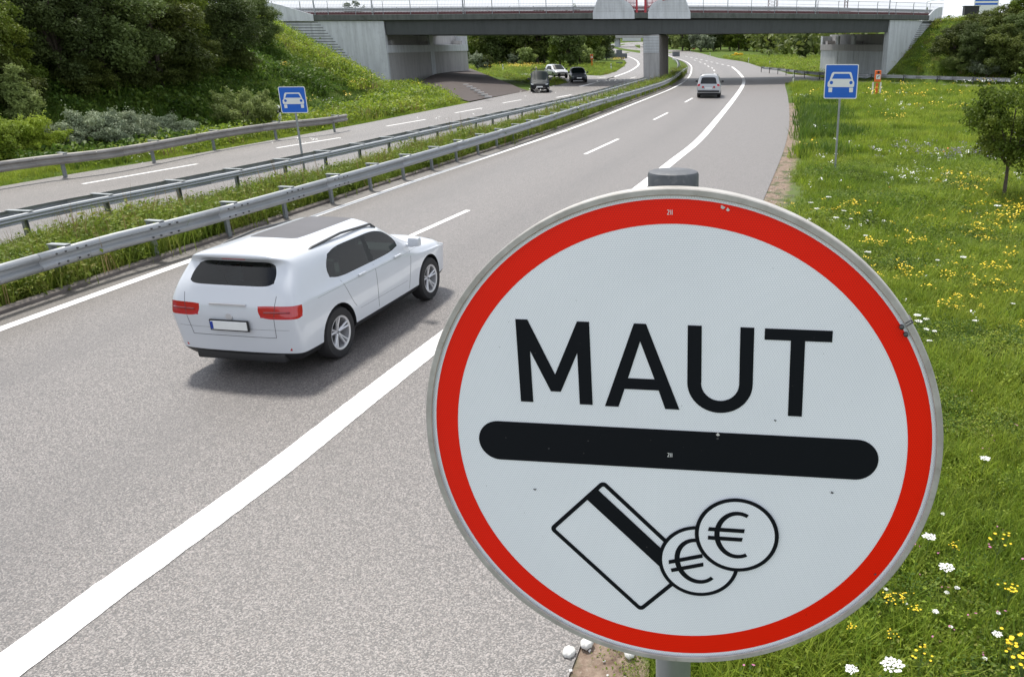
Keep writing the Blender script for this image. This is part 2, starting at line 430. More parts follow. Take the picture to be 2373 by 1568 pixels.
def ray(sx, sy):
    x = sx * .57935; y = sy * .57935; u = (x - XP) / FP; v = -(y - YP) / FP
    return np.array([u, math.cos(TH) + v * math.sin(TH), -math.sin(TH) + v * math.cos(TH)])
def at(sx, sy, z=0.):
    """source photo pixel -> road plane point (plane rises gently beyond 230 m)"""
    d = ray(sx, sy); kz = d[2] / d[1]
    Y = (z - CH) / kz if kz < 0 else 1e9
    if Y > 230: Y = (CH - z + 2.76) / (.012 - kz)
    return (d[0] / d[1] * Y, Y)
def atY(sx, sy, Y):
    d = ray(sx, sy); return (d[0] / d[1] * Y, Y, CH + d[2] / d[1] * Y)
def hit(sx, sy):
    """pixel -> terrain point, marching the ray"""
    d = ray(sx, sy); d = d / d[1]; ys = np.arange(3, 700, .1)
    g = G(d[0] * ys, ys); z = CH + d[2] * ys; i = np.argmax(z < g)
    return (d[0] * ys[i], ys[i], float(g[i]))

def smooth_noise(x, y, s, seed=0):
    r = np.random.default_rng(seed); out = 0
    for k in range(5):
        a = r.uniform(0, 2 * PI); f = s * r.uniform(.6, 1.9); ph = r.uniform(0, 6.28)
        out = out + np.sin((x * math.cos(a) + y * math.sin(a)) * f + ph)
    return out / 5

def grid_terrain():
    xs = np.unique(np.concatenate([np.arange(-700, -60, 20), np.arange(-60, 45, 1.), np.arange(45, 90, 4), np.arange(90, 701, 20)]))
    ys = np.unique(np.concatenate([np.arange(-40, 0, 5), np.arange(0, 140, 1.), np.arange(140, 230, 5), np.arange(230, 1500, 20)]))
    X, Y = np.meshgrid(xs, ys); g = G(X, Y)
    Z = g - .06 + np.where(g > .6, smooth_noise(X, Y, 1.1, 3) * .12, 0)
    # gently uneven meadow right of the road
    mead = np.clip((X - np.interp(Y, [4, 22, 34, 47, 67, 85], [-.7, 2.5, 4.5, 6.6, 9, 11.2]) - .8) / 2, 0, 1) * (Y < 80)
    Z = Z + mead * (smooth_noise(X, Y, .9, 5) * .07 + .05)
    nx, ny = len(xs), len(ys); V = np.stack([X, Y, Z], -1).reshape(-1, 3)
    i = np.arange(nx * ny).reshape(ny, nx)
    F = np.stack([i[:-1, :-1], i[:-1, 1:], i[1:, 1:], i[1:, :-1]], -1).reshape(-1, 4)
    me = bpy.data.meshes.new('terrain'); me.from_pydata(V.tolist(), [], F.tolist())
    o = mobj('ground', me, 'turf', smooth=True); tag(o, kind='structure'); return o
grid_terrain()

# ------------------------------------------------------------------ roads
def strip(name, P, offs, z, mat, uv=False, kind='structure', parent=None):
    """ribbon along P between per-station lateral offsets (arrays a<b), subdivided across"""
    N, T = normals(P); S = arclen(P); m = 6; vs = []; fs = []; uvs = []
    a, b = offs
    for i in range(len(P)):
        for k in range(m):
            o = a[i] + (b[i] - a[i]) * k / (m - 1)
            x, y = P[i, 0] + N[i, 0] * o, P[i, 1] + N[i, 1] * o
            vs.append((x, y, z + float(far_rise(y)))); uvs.append((o, S[i]))
    for i in range(len(P) - 1):
        for k in range(m - 1): fs.append((i * m + k, i * m + k + 1, (i + 1) * m + k + 1, (i + 1) * m + k))
    me = bpy.data.meshes.new(name); me.from_pydata(vs, [], fs)
    if uv:
        l = me.uv_layers.new(name='UVMap')
        for poly in me.polygons:
            for li in poly.loop_indices: l.data[li].uv = uvs[me.loops[li].vertex_index]
    o = mobj(name, me, mat, parent)
    if kind and not parent: tag(o, kind=kind)
    return o
def flat_poly(name, pts, z, mat, kind='structure'):
    """world xy polygon draped on the road plane"""
    tris = geometry.tessellate_polygon([[Vector((x, y, 0)) for x, y in pts]])
    bm = bmesh.new(); vv = [bm.verts.new((x, y, 0)) for x, y in pts]
    for t in tris:
        try: bm.faces.new([vv[i] for i in t])
        except ValueError: pass
    bmesh.ops.bisect_plane(bm, geom=bm.verts[:] + bm.edges[:] + bm.faces[:], plane_co=(0, 230, 0), plane_no=(0, 1, 0))
    for v in bm.verts: v.co.z = z + float(far_rise(v.co.y))
    for f in bm.faces:
        f.normal_update()
        if f.normal.z < 0: f.normal_flip()
    me = bpy.data.meshes.new(name); bm.to_mesh(me); bm.free()
    return tag(mobj(name, me, mat), kind=kind)
def px(pts, k=1., ox=0, oy=0): return [at(x / k + ox, y / k + oy) for x, y in pts]
C3 = lambda pts: px(pts, 2.1573, 1900, 0)
C4 = lambda pts: px(pts, 1.96, 2900, 0)
C6 = lambda pts: px(pts, 2.373, 2300, 200)

LLINE = smoothed(crom([(-12.2, -12), (-11.3, 0), (-10.62, 7)] + [at(*p) for p in [(0, 1311), (838, 1023), (1400, 810), (2300, 512), (2469, 442), (2705, 347), (2755, 310), (2766, 280)]] + [(3.2, 160), (2.2, 200), (-2, 260), (-10, 330)], 1.5), 6)
NL, TL = normals(LLINE)
EDGE = crom([(-3.2, -12), (-1.35, 0), at(2292, 2704), at(2321, 2567), (2.51, 22.23)] + [at(*p) for p in [(3139, 588), (3158, 470), (3151, 385), (3139, 339)]] + [(13.2, 100), (15.6, 118), (15.0, 144), (15.2, 187), (13.0, 215), (8.0, 290), (0, 340)], 1.5)
# width of the asphalt right of the edge line at each station
def edge_off(P, N, E):
    out = []
    for p, n in zip(P, N):
        d = E[:, :2] - p[:2]; al = d @ np.array([n[1] * -1, n[0]]); i = np.argmin(np.abs(al) + (d @ n < 0) * 1e6)
        out.append(d[i] @ n)
    k = np.ones(5) / 5; o = np.convolve(np.pad(out, 2, mode='edge'), k, 'valid'); return o
EO = edge_off(LLINE, NL, EDGE)
strip('main_carriageway', LLINE, (np.full(len(LLINE), -.62), EO), .004, 'asphalt', uv=True)
# a kerb of dark stones along the median
kpath = [(x, y, float(far_rise(y)), n[0], n[1]) for (x, y), n in zip(LLINE[LLINE[:, 1] < 135], NL)]
kb = MB(); kb.sweep(kpath, [(-.76, -.1), (-.76, .07), (-.74, .085), (-.66, .08), (-.625, .055), (-.62, -.1)], closed=True)
tag(kb.build('kerb', 'kerb_dark', smooth=True), kind='structure')

# ramp and far junction asphalt
flat_poly('slip_road', [(9.5, 86), at(3140, 331), at(3433, 333), at(3830, 348), (38, 72.2), (46, 66), (49.5, 71), (40, 78.5), (27.5, 86.3), (21.8, 90.5), (18.8, 95.5), (17.6, 102), at(3210, 300), at(3073, 293), at(3027, 270), (13.6, 130), (11, 110)], -.004, 'asphalt_side')
# left carriageway
LL = crom([(-23.5, 0), (-21.6, 12), (-19.74, 24.77), (-18.53, 29.91), (-17.4, 36.27), (-16.3, 43.0), (-15.6, 49), (-14.3, 60.1), (-12.9, 73.26), (-11.6, 84)], 1.5)
RL = crom([(-15.6, 0), (-14.9, 8), (-14.1, 15.6), (-12.75, 21.5), (-11.6, 27.2), (-9.5, 37.5), (-8.3, 44), (-6.1, 56), (-3.7, 76), (-3.1, 84)], 1.5)
def between(A, B, n):
    SA, SB = arclen(A), arclen(B); out = []
    for k in range(n):
        t = k / (n - 1); out.append((sample(A, SA, t * SA[-1]), sample(B, SB, t * SB[-1])))
    return out
bw = between(LL, RL, 60); vs = []; fs = []; uvs = []
for i, (a, b_) in enumerate(bw):
    w = np.linalg.norm(b_ - a)
    for k in range(5):
        p = b_ + (a - b_) * k / 4; vs.append((p[0], p[1], .004)); uvs.append((w * k / 4 + .3, i * 1.5))
for i in range(59):
    for k in range(4): fs.append((i * 5 + k, (i + 1) * 5 + k, (i + 1) * 5 + k + 1, i * 5 + k + 1))
me = bpy.data.meshes.new('oncoming_carriageway'); me.from_pydata(vs, [], fs); l = me.uv_layers.new(name='UVMap')
for poly in me.polygons:
    for li in poly.loop_indices: l.data[li].uv = uvs[me.loops[li].vertex_index]
tag(mobj('oncoming_carriageway', me, 'asphalt'), kind='structure')
junc = C3([(380, 638), (640, 634), (800, 643), (1080, 655), (1150, 641), (1220, 616), (1280, 577), (1306, 545), (1296, 522), (1250, 508), (1200, 488), (1165, 468), (1120, 440), (1112, 415), (1125, 395), (1180, 380), (1330, 366), (1425, 363), (1500, 364), (1500, 470), (1560, 560), (1640, 620)]) + [(-2.4, 95), (-3.2, 84), (-3.6, 76), (-11.9, 80), (-11.6, 84)] + C3([(640, 756), (800, 712), (760, 686), (600, 668), (400, 646)])
flat_poly('junction_road', junc, -.002, 'asphalt_side')
flat_poly('far_median_grass', C3([(1190, 405), (1215, 398), (1290, 380), (1300, 384), (1245, 400), (1235, 412), (1330, 428), (1425, 438), (1425, 460), (1330, 446), (1250, 434), (1195, 415)]), .01, 'turf')
flat_poly('far_median_strip', C3([(1375, 392), (1425, 388), (1425, 420), (1400, 412)]), .01, 'turf')
# paved bank under the bridge
sl = [at(1660, 343), at(1700, 338), at(1884, 300), at(1960, 300), at(2040, 330), at(2112, 364), at(2000, 384), at(1875, 407)]
bm = bmesh.new(); n = 14
quad = [Vector((*sl[0], 0)), Vector((*sl[2], 0)), Vector((*sl[5], 0)), Vector((*sl[7], 0))]
vs = []; fs = []
for i in range(n):
    for j in range(n):
        u, v = i / (n - 1), j / (n - 1)
        a = quad[0].lerp(quad[1], u); b_ = quad[3].lerp(quad[2], u); p = a.lerp(b_, v)
        vs.append((p.x, p.y, .02 + .75 * (1 - v) ** 1.0 * min(1, 3 * u + .15) * min(1, (1 - v) * 5 + .0)))
for i in range(n - 1):
    for j in range(n - 1): fs.append((i * n + j, (i + 1) * n + j, (i + 1) * n + j + 1, i * n + j + 1))
bm.free(); mb = MB(); mb.add(vs, fs); slope_o = mb.build('paved_slope', 'slope_setts'); tag(slope_o, kind='structure')
for k in range(9):
    sx_, sy_ = 900 + (2015 + 32 * k) / 2.1573, (700 + 15.5 * k) / 2.1573; x_, y_ = at(sx_, sy_, .35); b = MB(); b.cbox((x_, y_, .36 - .015 * k), (.5, .3, .12), .03); b.build('light_sett', 'concrete_mid', slope_o)
# little white markers on the paved bank (a row of stones)
# soil verge along the right edge
ev = EDGE[(EDGE[:, 1] > 1) & (EDGE[:, 1] < 60)]; NE, TE = normals(ev)
wob = .6 + .14 * np.sin(ev[:, 1] * .9) + .08 * np.sin(ev[:, 1] * 2.3 + 1); wob = np.clip(wob, .12, 1.2) * np.interp(ev[:, 1], [1, 5, 10, 20, 35, 55], [.7, .6, .7, 1.35, 1.1, .3])
strip('soil_verge', ev, (np.full(len(ev), -.35), wob + .25), -.012, 'soil', uv=True)

# painted lines
def line(name, P, a, b, z=.010):
    S_ = arclen(P); near = P[P[:, 1] < 16]     # thermoplastic paint: slightly ragged edges, resolved close to the camera
    if len(near) > 3:
        e_ = arclen(near)[-1]; ss = np.concatenate([np.arange(0, e_, .03), S_[S_ > e_]]); P = np.array([sample(P, S_, q) for q in ss])
    r = np.random.default_rng(len(P)); k = np.ones(3) / 3
    ja, jb = (np.convolve(r.normal(0, .0038, len(P)), k, 'same') for _ in range(2))
    return strip(name, P, (a + ja, b + jb), z, 'road_paint')
line('left_edge_line', LLINE, -.10, .10)
RLINE = crom([(-5.6, -8), (-4.95, 1)] + [at(*p) for p in [(0, 2690), (1078, 1900), (1728, 1390), (2667, 665), (2848, 503), (2974, 335), (2957, 293), (2928, 268)]], 1.2)
line('broad_edge_line', RLINE, -.17, .17)
def seg(name, p, q, w, z=.010):
    p = Vector((*p, 0)); q = Vector((*q, 0)); n_ = (q - p).normalized(); s_ = Vector((n_.y, -n_.x, 0)) * w / 2
    zz = lambda v: z + float(far_rise(v.y))
    mb = MB(); mb.add([(*(p - s_).xy, zz(p)), (*(p + s_).xy, zz(p)), (*(q + s_).xy, zz(q)), (*(q - s_).xy, zz(q))], [(0, 1, 2, 3)])
    tag(mb.build(name, 'road_paint', recalc=False), kind='structure')
DASH = [((1560, 982), (1873, 842)), ((2340, 618), (2473, 557)), ((2615, 480), (2671, 452)), ((2740, 410), (2770, 393))]
for a, b_ in DASH: seg('lane_dash', at(*a), at(*b_), .15)
seg('lane_dash', (-7.9, 7.3), (-8.9, 2.5), .15) if False else None
for a, b_ in [((2068, 645), (2067, 634)), ((2066, 616), (2062, 605)), ((2050, 592), (2043, 586)), ((2018, 577), (2008, 570)), ((1990, 557), (1980, 551)), ((1950, 541), (1935, 535)), ((1905, 524), (1890, 519))]:
    pa, pb = C3([a, b_]); seg('lane_dash', pa, pb, .22)
for k in range(9):
    a = np.array((2195., 571.)) + (np.array((1790., 481.)) - np.array((2195., 571.))) * (k / 9) ** .95; b_ = a + np.array((-18., -4.))
    pa, pb = C3([tuple(a), tuple(b_)]); seg('ramp_dash', pa, pb, .3)
for a, b_ in [((331, 737), (789, 657)), ((1107, 593), (1360, 552)), ((1545, 506), (1702, 479)), ((1820, 453), (1927, 433)), ((2011, 413), (2085, 400))]:
    seg('oncoming_lane_dash', at(*a), at(*b_), .15)
for a, b_ in [((2225, 391), (2285, 380)), ((2462, 331), (2486, 326)), ((2520, 315), (2542, 309))]: seg('oncoming_lane_dash', at(*a), at(*b_), .2)
jl = crom([tuple(p) for p in C3([(905, 748), (1050, 712), (1200, 665), (1320, 622), (1385, 585), (1412, 556), (1395, 525), (1350, 500), (1280, 480)])], 1.5)
line('oncoming_edge_line', jl, -.16, .16)
for a, b_ in [((960, 664), (1190, 660)), ((1060, 676), (1130, 668)), ((1130, 690), (1200, 664)), ((830, 653), (880, 655))]:
    pa, pb = C3([a, b_]); seg('junction_marking', pa, pb, .35)

# ------------------------------------------------------------------ guardrails
WB = [(.0, -.155), (.03, -.14), (.055, -.10), (.055, -.065), (.0, -.025), (-.005, .0), (.0, .025), (.055, .065), (.055, .10), (.03, .14), (.0, .155)]
def rail_path(P, z, s0, s1, step=.8):
    S = arclen(P); N, _ = normals(P); k = max(2, int((s1 - s0) / step) + 1); out = []
    for s in np.linspace(s0, s1, k):
        p = sample(P, S, s); n_ = sample(N, S, s); n_ /= np.linalg.norm(n_); zz = np.interp(s, S, z) if hasattr(z, '__len__') else z
        out.append((p[0], p[1], zz, n_[0], n_[1]))
    return out
def guardrail(label, group, P, side, mat='galvanised', post_step=2., back=None, spacer='far', z=.595, sec=4., ybolt=22, postmat='post_grey'):
    """side=+1: beam face to the right of travel. back: lateral distance of a second beam (or None)"""
    root = empty('guardrail', (0, 0, 0), 0, label, 'guardrail', group)
    S = arclen(P); L = S[-1]; N, T = normals(P)
    s = 0
    while s < L - .5:
        e = min(L, s + sec)
        b = MB(); b.sweep(rail_path(P, z, s, e + (.05 if e < L else 0)), [(side * (a + (.004 if int(s / sec) % 2 else 0)), h) for a, h in WB])
        o = b.build('beam', mat, root, smooth=True)
        so = o.modifiers.new('t', 'SOLIDIFY'); so.thickness = .004; so.offset = 0
        s = e
    ns = int(L / post_step)
    pm = None; bl = MB()
    for i in range(ns + 1):
        s = min(i * post_step + .6, L - .05); p = sample(P, S, s); t = sample(T, S, s); n_ = sample(N, S, s) * side
        ang = math.atan2(n_[1], n_[0]); zg = 0
        if pm is None:
            b = MB(); d0 = -.27 if back is None else -.30
            b.box((d0, 0, .34), (.012, .10, .80)); b.box((d0 - .03, .045, .34), (.055, .012, .80)); b.box((d0 - .03, -.045, .34), (.055, .012, .80))
            pm = b.mesh('post'); pm.materials.append(M[postmat])
            b = MB()
            if back is None:
                b.box((d0 / 2 - .01, 0, .60), (abs(d0), .07, .16)); b.box((d0 / 2 - .03, 0, .765), (abs(d0) + .10, .12, .012))
                b.box((d0 / 2 - .03, 0, .748), (abs(d0) + .06, .10, .022))
            else:
                b.box((-back / 2, 0, .765), (back + .06, .11, .014)); b.box((-back / 2, 0, .735), (back - .04, .06, .05))
                b.box((-back + .02, 0, .66), (.1, .08, .12))
            sm = b.mesh('spacer'); sm.materials.append(M['pole_grey'])
        for nm, mm in (('post', pm), ('spacer', sm)):
            o = bpy.data.objects.new(nm, mm); COL.objects.link(o); o.parent = root; o.location = (p[0], p[1], 0); o.rotation_euler = (0, 0, ang)
        if p[1] < ybolt:
            for dz in (-.085, .085):
                for dt in (-.3, -.12, .12, .3):
                    q = (p[0] + t[0] * dt + n_[0] * .06, p[1] + t[1] * dt + n_[1] * .06, z + dz); bl.box(q, (.03, .03, .03), ang)
    if bl.v: tag(bl.build('bolt', 'bolt_dark', root), kind='stuff')
    if back is not None:
        b = MB(); prof = [(-side * (back + a), h) for a, h in [(-.02, -.05), (.05, -.045), (.065, -.01), (.04, .02), (.065, .05), (.05, .085), (-.02, .09)]]
        b.sweep(rail_path(P, .655, 0, L), prof, closed=True); b.build('rear_rail', mat, root, smooth=True)
    return root
AT = lambda pts, z: [at(x, y, z) for x, y in pts]
RR = crom([(-11.6, 1), (-11.1, 7.5)] + AT([(0, 1056), (449, 933), (767, 856), (1300, 714), (2076, 498), (2363, 410), (2595, 345), (2683, 313), (2748, 269)], .75), .8)
guardrail('galvanised guardrail with a grooved beam along the dark kerb left of the big white car', 'guardrails of the central reservation', RR, 1)
RL2 = crom([(-14.9, 2), (-14.3, 9)] + AT([(0, 850), (707, 714), (1300, 596), (1900, 468)], .75) + [(-6.2, 56), (-3.75, 76), (-2.9, 84)], .8)
guardrail('ladder-like double guardrail on open posts beside the oncoming lanes', 'guardrails of the central reservation', RL2, -1, back=.52, ybolt=0)
FL = crom([(-23.5, 4), (-21.5, 14)] + AT([(0, 645), (240, 616), (500, 585), (880, 520), (1100, 490)], .75) + [(-15.95, 38.6), (-15.75, 40.4)], .8)
FLz = None
guardrail('weathered brownish guardrail in front of the bushes, on the far side of the oncoming lanes', None, FL, 1, mat='galvanised_old', post_step=3.6, ybolt=0)
RP = crom([(12.6, 121), (14.3, 112), (16.0, 101.5), (18.2, 96), (21, 92.6), (26, 87.8), (33.52, 80.3), (42, 72), (52, 61)], 1.)
guardrail('curved guardrail of the slip road, in front of the right-hand abutment and its bushy bank', None, RP, -1, post_step=3.8, ybolt=0, postmat='bolt_dark')
RP2 = crom([at(2683, 285, .75), at(2712, 262, .75), at(2706, 240, .75), at(2690, 232, .75)], 1.5)
guardrail('short far guardrail bending away just right of the bridge pier', None, RP2, -1, post_step=4, ybolt=0)

# ------------------------------------------------------------------ the bridge
BX = [-60, -42, -29, -16, -2.5, 10, 24, 34, 50, 80]; BY = [82.4, 83.4, 84, 84.8, 86, 89.6, 96, 102, 113, 135]
BP = crom(list(zip(BX, BY)), 1.5); BN, BT = normals(BP)     # travel left->right, right normal points to the camera
zbot = lambda x: np.interp(x, [-29, -2.5, 24, 34], [4.67, 4.74, 5.02, 5.1])
ztop = lambda x: np.interp(x, [-42, -29, -2.5, 24, 34], [6.42, 6.48, 6.72, 6.85, 6.85])
BS = arclen(BP)
def bpath(x0, x1, zf=lambda x: 0, step=1.5, off=0.):
    s0 = np.interp(x0, BP[:, 0], BS); s1 = np.interp(x1, BP[:, 0], BS); out = []
    for s in np.linspace(s0, s1, max(2, int((s1 - s0) / step) + 1)):
        p = sample(BP, BS, s); n_ = sample(BN, BS, s); n_ /= np.linalg.norm(n_)
        out.append((p[0] + n_[0] * off, p[1] + n_[1] * off, float(zf(p[0])), n_[0], n_[1]))
    return out
bridge = empty('road_bridge', (0, 86, 0), 0, 'concrete road bridge with red and white railings spanning the whole motorway', 'bridge')
def bpart(mb, name, mat, parent=bridge, smooth=False):
    o = mb.build(name, mat, None, smooth); o.parent = parent; o.matrix_parent_inverse = Matrix.Translation((0, 86, 0)).inverted(); return o
WD = 15.5
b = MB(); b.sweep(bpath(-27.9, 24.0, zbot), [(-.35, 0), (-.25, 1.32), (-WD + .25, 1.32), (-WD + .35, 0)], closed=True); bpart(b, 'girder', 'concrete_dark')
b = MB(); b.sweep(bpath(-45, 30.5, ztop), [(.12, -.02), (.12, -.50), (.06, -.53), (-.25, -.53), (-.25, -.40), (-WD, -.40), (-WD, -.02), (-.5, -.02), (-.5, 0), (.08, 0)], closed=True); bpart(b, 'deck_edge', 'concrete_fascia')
# joints in the fascia
# wing walls: smooth concrete with proud boards
def wing(x0, x1, zt, mat='concrete_light'):
    b = MB(); b.sweep(bpath(x0, x1, lambda x: -.6), [(-.1, 0), (-.1, zt + .6), (-.9, zt + .6), (-.9, 0)], closed=True); return b
bpart(wing(-45, -28.0, 5.92), 'wing_wall', 'concrete_light')
bpart(wing(24.0, 33.0, 6.28), 'wing_wall', 'concrete_light')
simple('groove', (.11, .115, .12), .9, 0, .2, 2)  # dark sheet behind the boards: gap shade and grime put into its colour
def recess(x0, x1, xd, z0, z1):
    n_ = 24; P_ = [bpath(float(a), float(a) + .01)[0] for a in np.linspace(x0, x1, n_)]; v_ = []; f_ = []
    for i_, q in enumerate(P_):
        a = q[0]; lo, hi = z0, z1
        zz = float(np.interp(a, *xd)); 
        if xd[2:] : pass
        if x0 < 0: hi_ = z1; lo_ = z0; hi = float(np.interp(a, [-34.2, -29.9], [z1, z0])) if a > -34.2 else z1
        else: hi = float(np.interp(a, [25.2, 28.2], [z0, z1])) if a < 28.2 else z1
        v_ += [(q[0] - q[3] * .095, q[1] - q[4] * .095, lo), (q[0] - q[3] * .095, q[1] - q[4] * .095, hi)]
    for i_ in range(n_ - 1): f_.append((2 * i_, 2 * i_ + 2, 2 * i_ + 3, 2 * i_ + 1))
    m_ = MB(); m_.add(v_, f_); return m_
bpart(recess(-44, -30.0, ([0, 1], [0, 1]), .3, 5.83), 'board_recess', 'groove')
bpart(recess(25.3, 32.9, ([0, 1], [0, 1]), .6, 6.2), 'board_recess', 'groove')
def boards(xd, z0, z1, x_end, step, flip=False):
    k = 0; z = z0
    while z + step < z1:
        xx = xd(z + step / 2); a, c = (x_end, xx) if not flip else (xx, x_end)
        b = MB(); b.sweep(bpath(a, c, lambda x: z + .018), [(-.045, 0), (-.045, step - .06), (-.094, step - .06), (-.094, 0)], closed=True)
        bpart(b, 'board_course', 'concrete_light'); z += step; k += 1
def xw(sx): # photo x -> X on bridge face
    u = (sx * .57935 - XP) / FP
    best = min(range(len(BP)), key=lambda i: abs(BP[i, 0] / (BP[i, 1] * math.cos(TH)) - u)); return BP[best, 0]
boards(lambda z: np.interp(z, [.6, 5.9], [-29.9, -34.2]), .3, 5.85, -44, .25)
boards(lambda z: np.interp(z, [.6, 6.2], [25.2, 28.2]), .6, 6.2, 33, .2, True)
# abutments (inner faces)
def abutment(xa, ya, xb, yb, sgn, zb):
    """inner face from (xa,ya) front to (xb,yb) back; sgn=+1 face looks to +x"""
    d = Vector((xb - xa, yb - ya, 0)); L = d.length; rz = math.atan2(d.y, d.x)
    nrm = Vector((d.y, -d.x, 0)).normalized() * sgn
    def place(mb, name, mat): return bpart(mb, name, mat)
    def bx(t0, t1, dep0, dep1, z0, z1):
        m_ = MB(); p0 = Vector((xa, ya, 0)); tt = d.normalized()
        c = p0 + tt * (t0 + t1) / 2 + nrm * (dep0 + dep1) / 2
        m_.box((c.x, c.y, (z0 + z1) / 2), (t1 - t0, abs(dep1 - dep0), z1 - z0), rz); return m_
    place(bx(.02, L, -1.6, -.12, -.5, 3.0), 'abutment_wall', 'concrete_mid' if sgn > 0 else 'concrete_light')  # right wall paler: light on its face put into the concrete colour
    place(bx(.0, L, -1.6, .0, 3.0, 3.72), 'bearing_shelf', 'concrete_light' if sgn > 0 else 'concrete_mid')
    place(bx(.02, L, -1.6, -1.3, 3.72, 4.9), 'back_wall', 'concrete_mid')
    for f in (.08, .5, .93): place(bx(L * f - .3, L * f + .3, -1.25, -.25, 3.72, 4.15), 'bearing_block', 'concrete_mid')
    place(bx(L * .48, L * .53, -.3, -.06, -.3, 4.7), 'pilaster', 'concrete_light')
    if sgn < 0: place(bx(L * .72, L * .76, -.3, -.06, -.3, 4.7), 'pilaster', 'concrete_light')
    place(bx(L - .5, L, -1.6, -.02, 3.72, 4.7), 'end_pillar', 'concrete_light')
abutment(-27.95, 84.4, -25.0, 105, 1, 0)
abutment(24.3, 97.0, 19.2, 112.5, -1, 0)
# paved foot under the right abutment
# pier in the reservation
pr = MB(); pr.cbox((-2.55 + .75, 91.2, 2.2), (1.62, 9.4, 5.0), .06, -R(5)); bpart(pr, 'pier', 'concrete_mid')
def prot(dx, dy, z): 
    v = Matrix.Rotation(-R(5), 3, 'Z') @ Vector((dx, dy, 0)); return (-1.8 + v.x, 91.2 + v.y, z)
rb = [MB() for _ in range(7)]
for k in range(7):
    rb[k].cbox(prot(.83, -4.0 + k * 1.33, 2.2), (.12, .72, 4.9), .02, -R(5)); bpart(rb[k], 'pier_rib', 'concrete_shaded')  # shade on the pier's side put into the ribs' darker brown concrete
for k in range(11):
    g_ = MB(); g_.box(prot(0, -4.72, 3.05 + k * .145), (1.57, .09, .10), -R(5)); bpart(g_, 'pier_course', 'concrete_light')
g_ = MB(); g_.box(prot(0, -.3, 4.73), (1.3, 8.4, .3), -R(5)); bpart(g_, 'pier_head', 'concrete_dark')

# ornamental half-round parapet shields at mid span and at the ends
def shield(x0, x1, prof, mat='concrete_light', off=.16):
    """prof: list of (fraction, height) for the top edge"""
    n_ = 26; P_ = bpath(x0, x1, ztop, step=(x1 - x0) / n_, off=off); b = MB(); vs = []; m = len(P_)
    for i, (x, y, z, nx, ny) in enumerate(P_):
        f = i / (m - 1); h = float(np.interp(f, [p[0] for p in prof], [p[1] for p in prof]))
        for dd in (0, -.22):
            vs += [(x + nx * dd, y + ny * dd, z - .56), (x + nx * dd, y + ny * dd, z + h)]
    fs = []
    for i in range(m - 1):
        a = i * 4; c = a + 4; fs += [(a, c, c + 1, a + 1), (a + 2, a + 3, c + 3, c + 2), (a + 1, c + 1, c + 3, a + 3), (a, a + 2, c + 2, c)]
    fs += [(0, 1, 3, 2), ((m - 1) * 4, (m - 1) * 4 + 2, (m - 1) * 4 + 3, (m - 1) * 4 + 1)]
    b.add(vs, fs); return bpart(b, 'parapet_shield', mat)
qc = [(f, 1.42 * math.sqrt(max(0, 1 - ((f - .4) / .6) ** 2)) if f > .4 else 1.42) for f in np.linspace(.14, 1, 16)]
xa_, xb_, xc_, xd_ = [xw(1900 + v / 2.1573) for v in (1008, 1412, 1505, 1886)]
shield(xa_, xb_, [(0, 0.02), (.13, 1.36)] + qc)
shield(xc_, xd_, sorted([(1 - f, h) for f, h in [(0, .02), (.13, 1.36)] + qc]))
le = [(0, .15), (.05, 1.15), (.22, 1.33), (.42, 1.2), (.62, .85), (.8, .45), (1, .0)]
shield(xw(900 + 60 / 2.1573), xw(900 + 780 / 2.1573), le)
shield(xw(2900 + 1585 / 1.96), 30.6, [(0, .0), (.2, .35), (.45, .68), (.7, .83), (.95, .9), (1, .75)])
# low shield lines: thin seams
for (x0, x1) in ((xa_, xb_), (xc_, xd_)):
    for k in range(8):
        f0 = .06 + k * .012; w_ = (x1 - x0)
        a0 = x0 + w_ * (.05 + .012 * k) if x0 == xa_ else x0 + w_ * (.02 + .045 * k) ; a1 = x1 - w_ * (.05 + .012 * k) if x0 != xa_ else x1 - w_ * (.03 + .045 * k)
        g_ = MB(); g_.sweep(bpath(a0, a1, lambda x: float(ztop(x)) + .1 + k * .14, off=.165), [(0, 0), (.012, 0), (.012, .018), (0, .018)], closed=True); bpart(g_, 'shield_rib', 'concrete_mid')
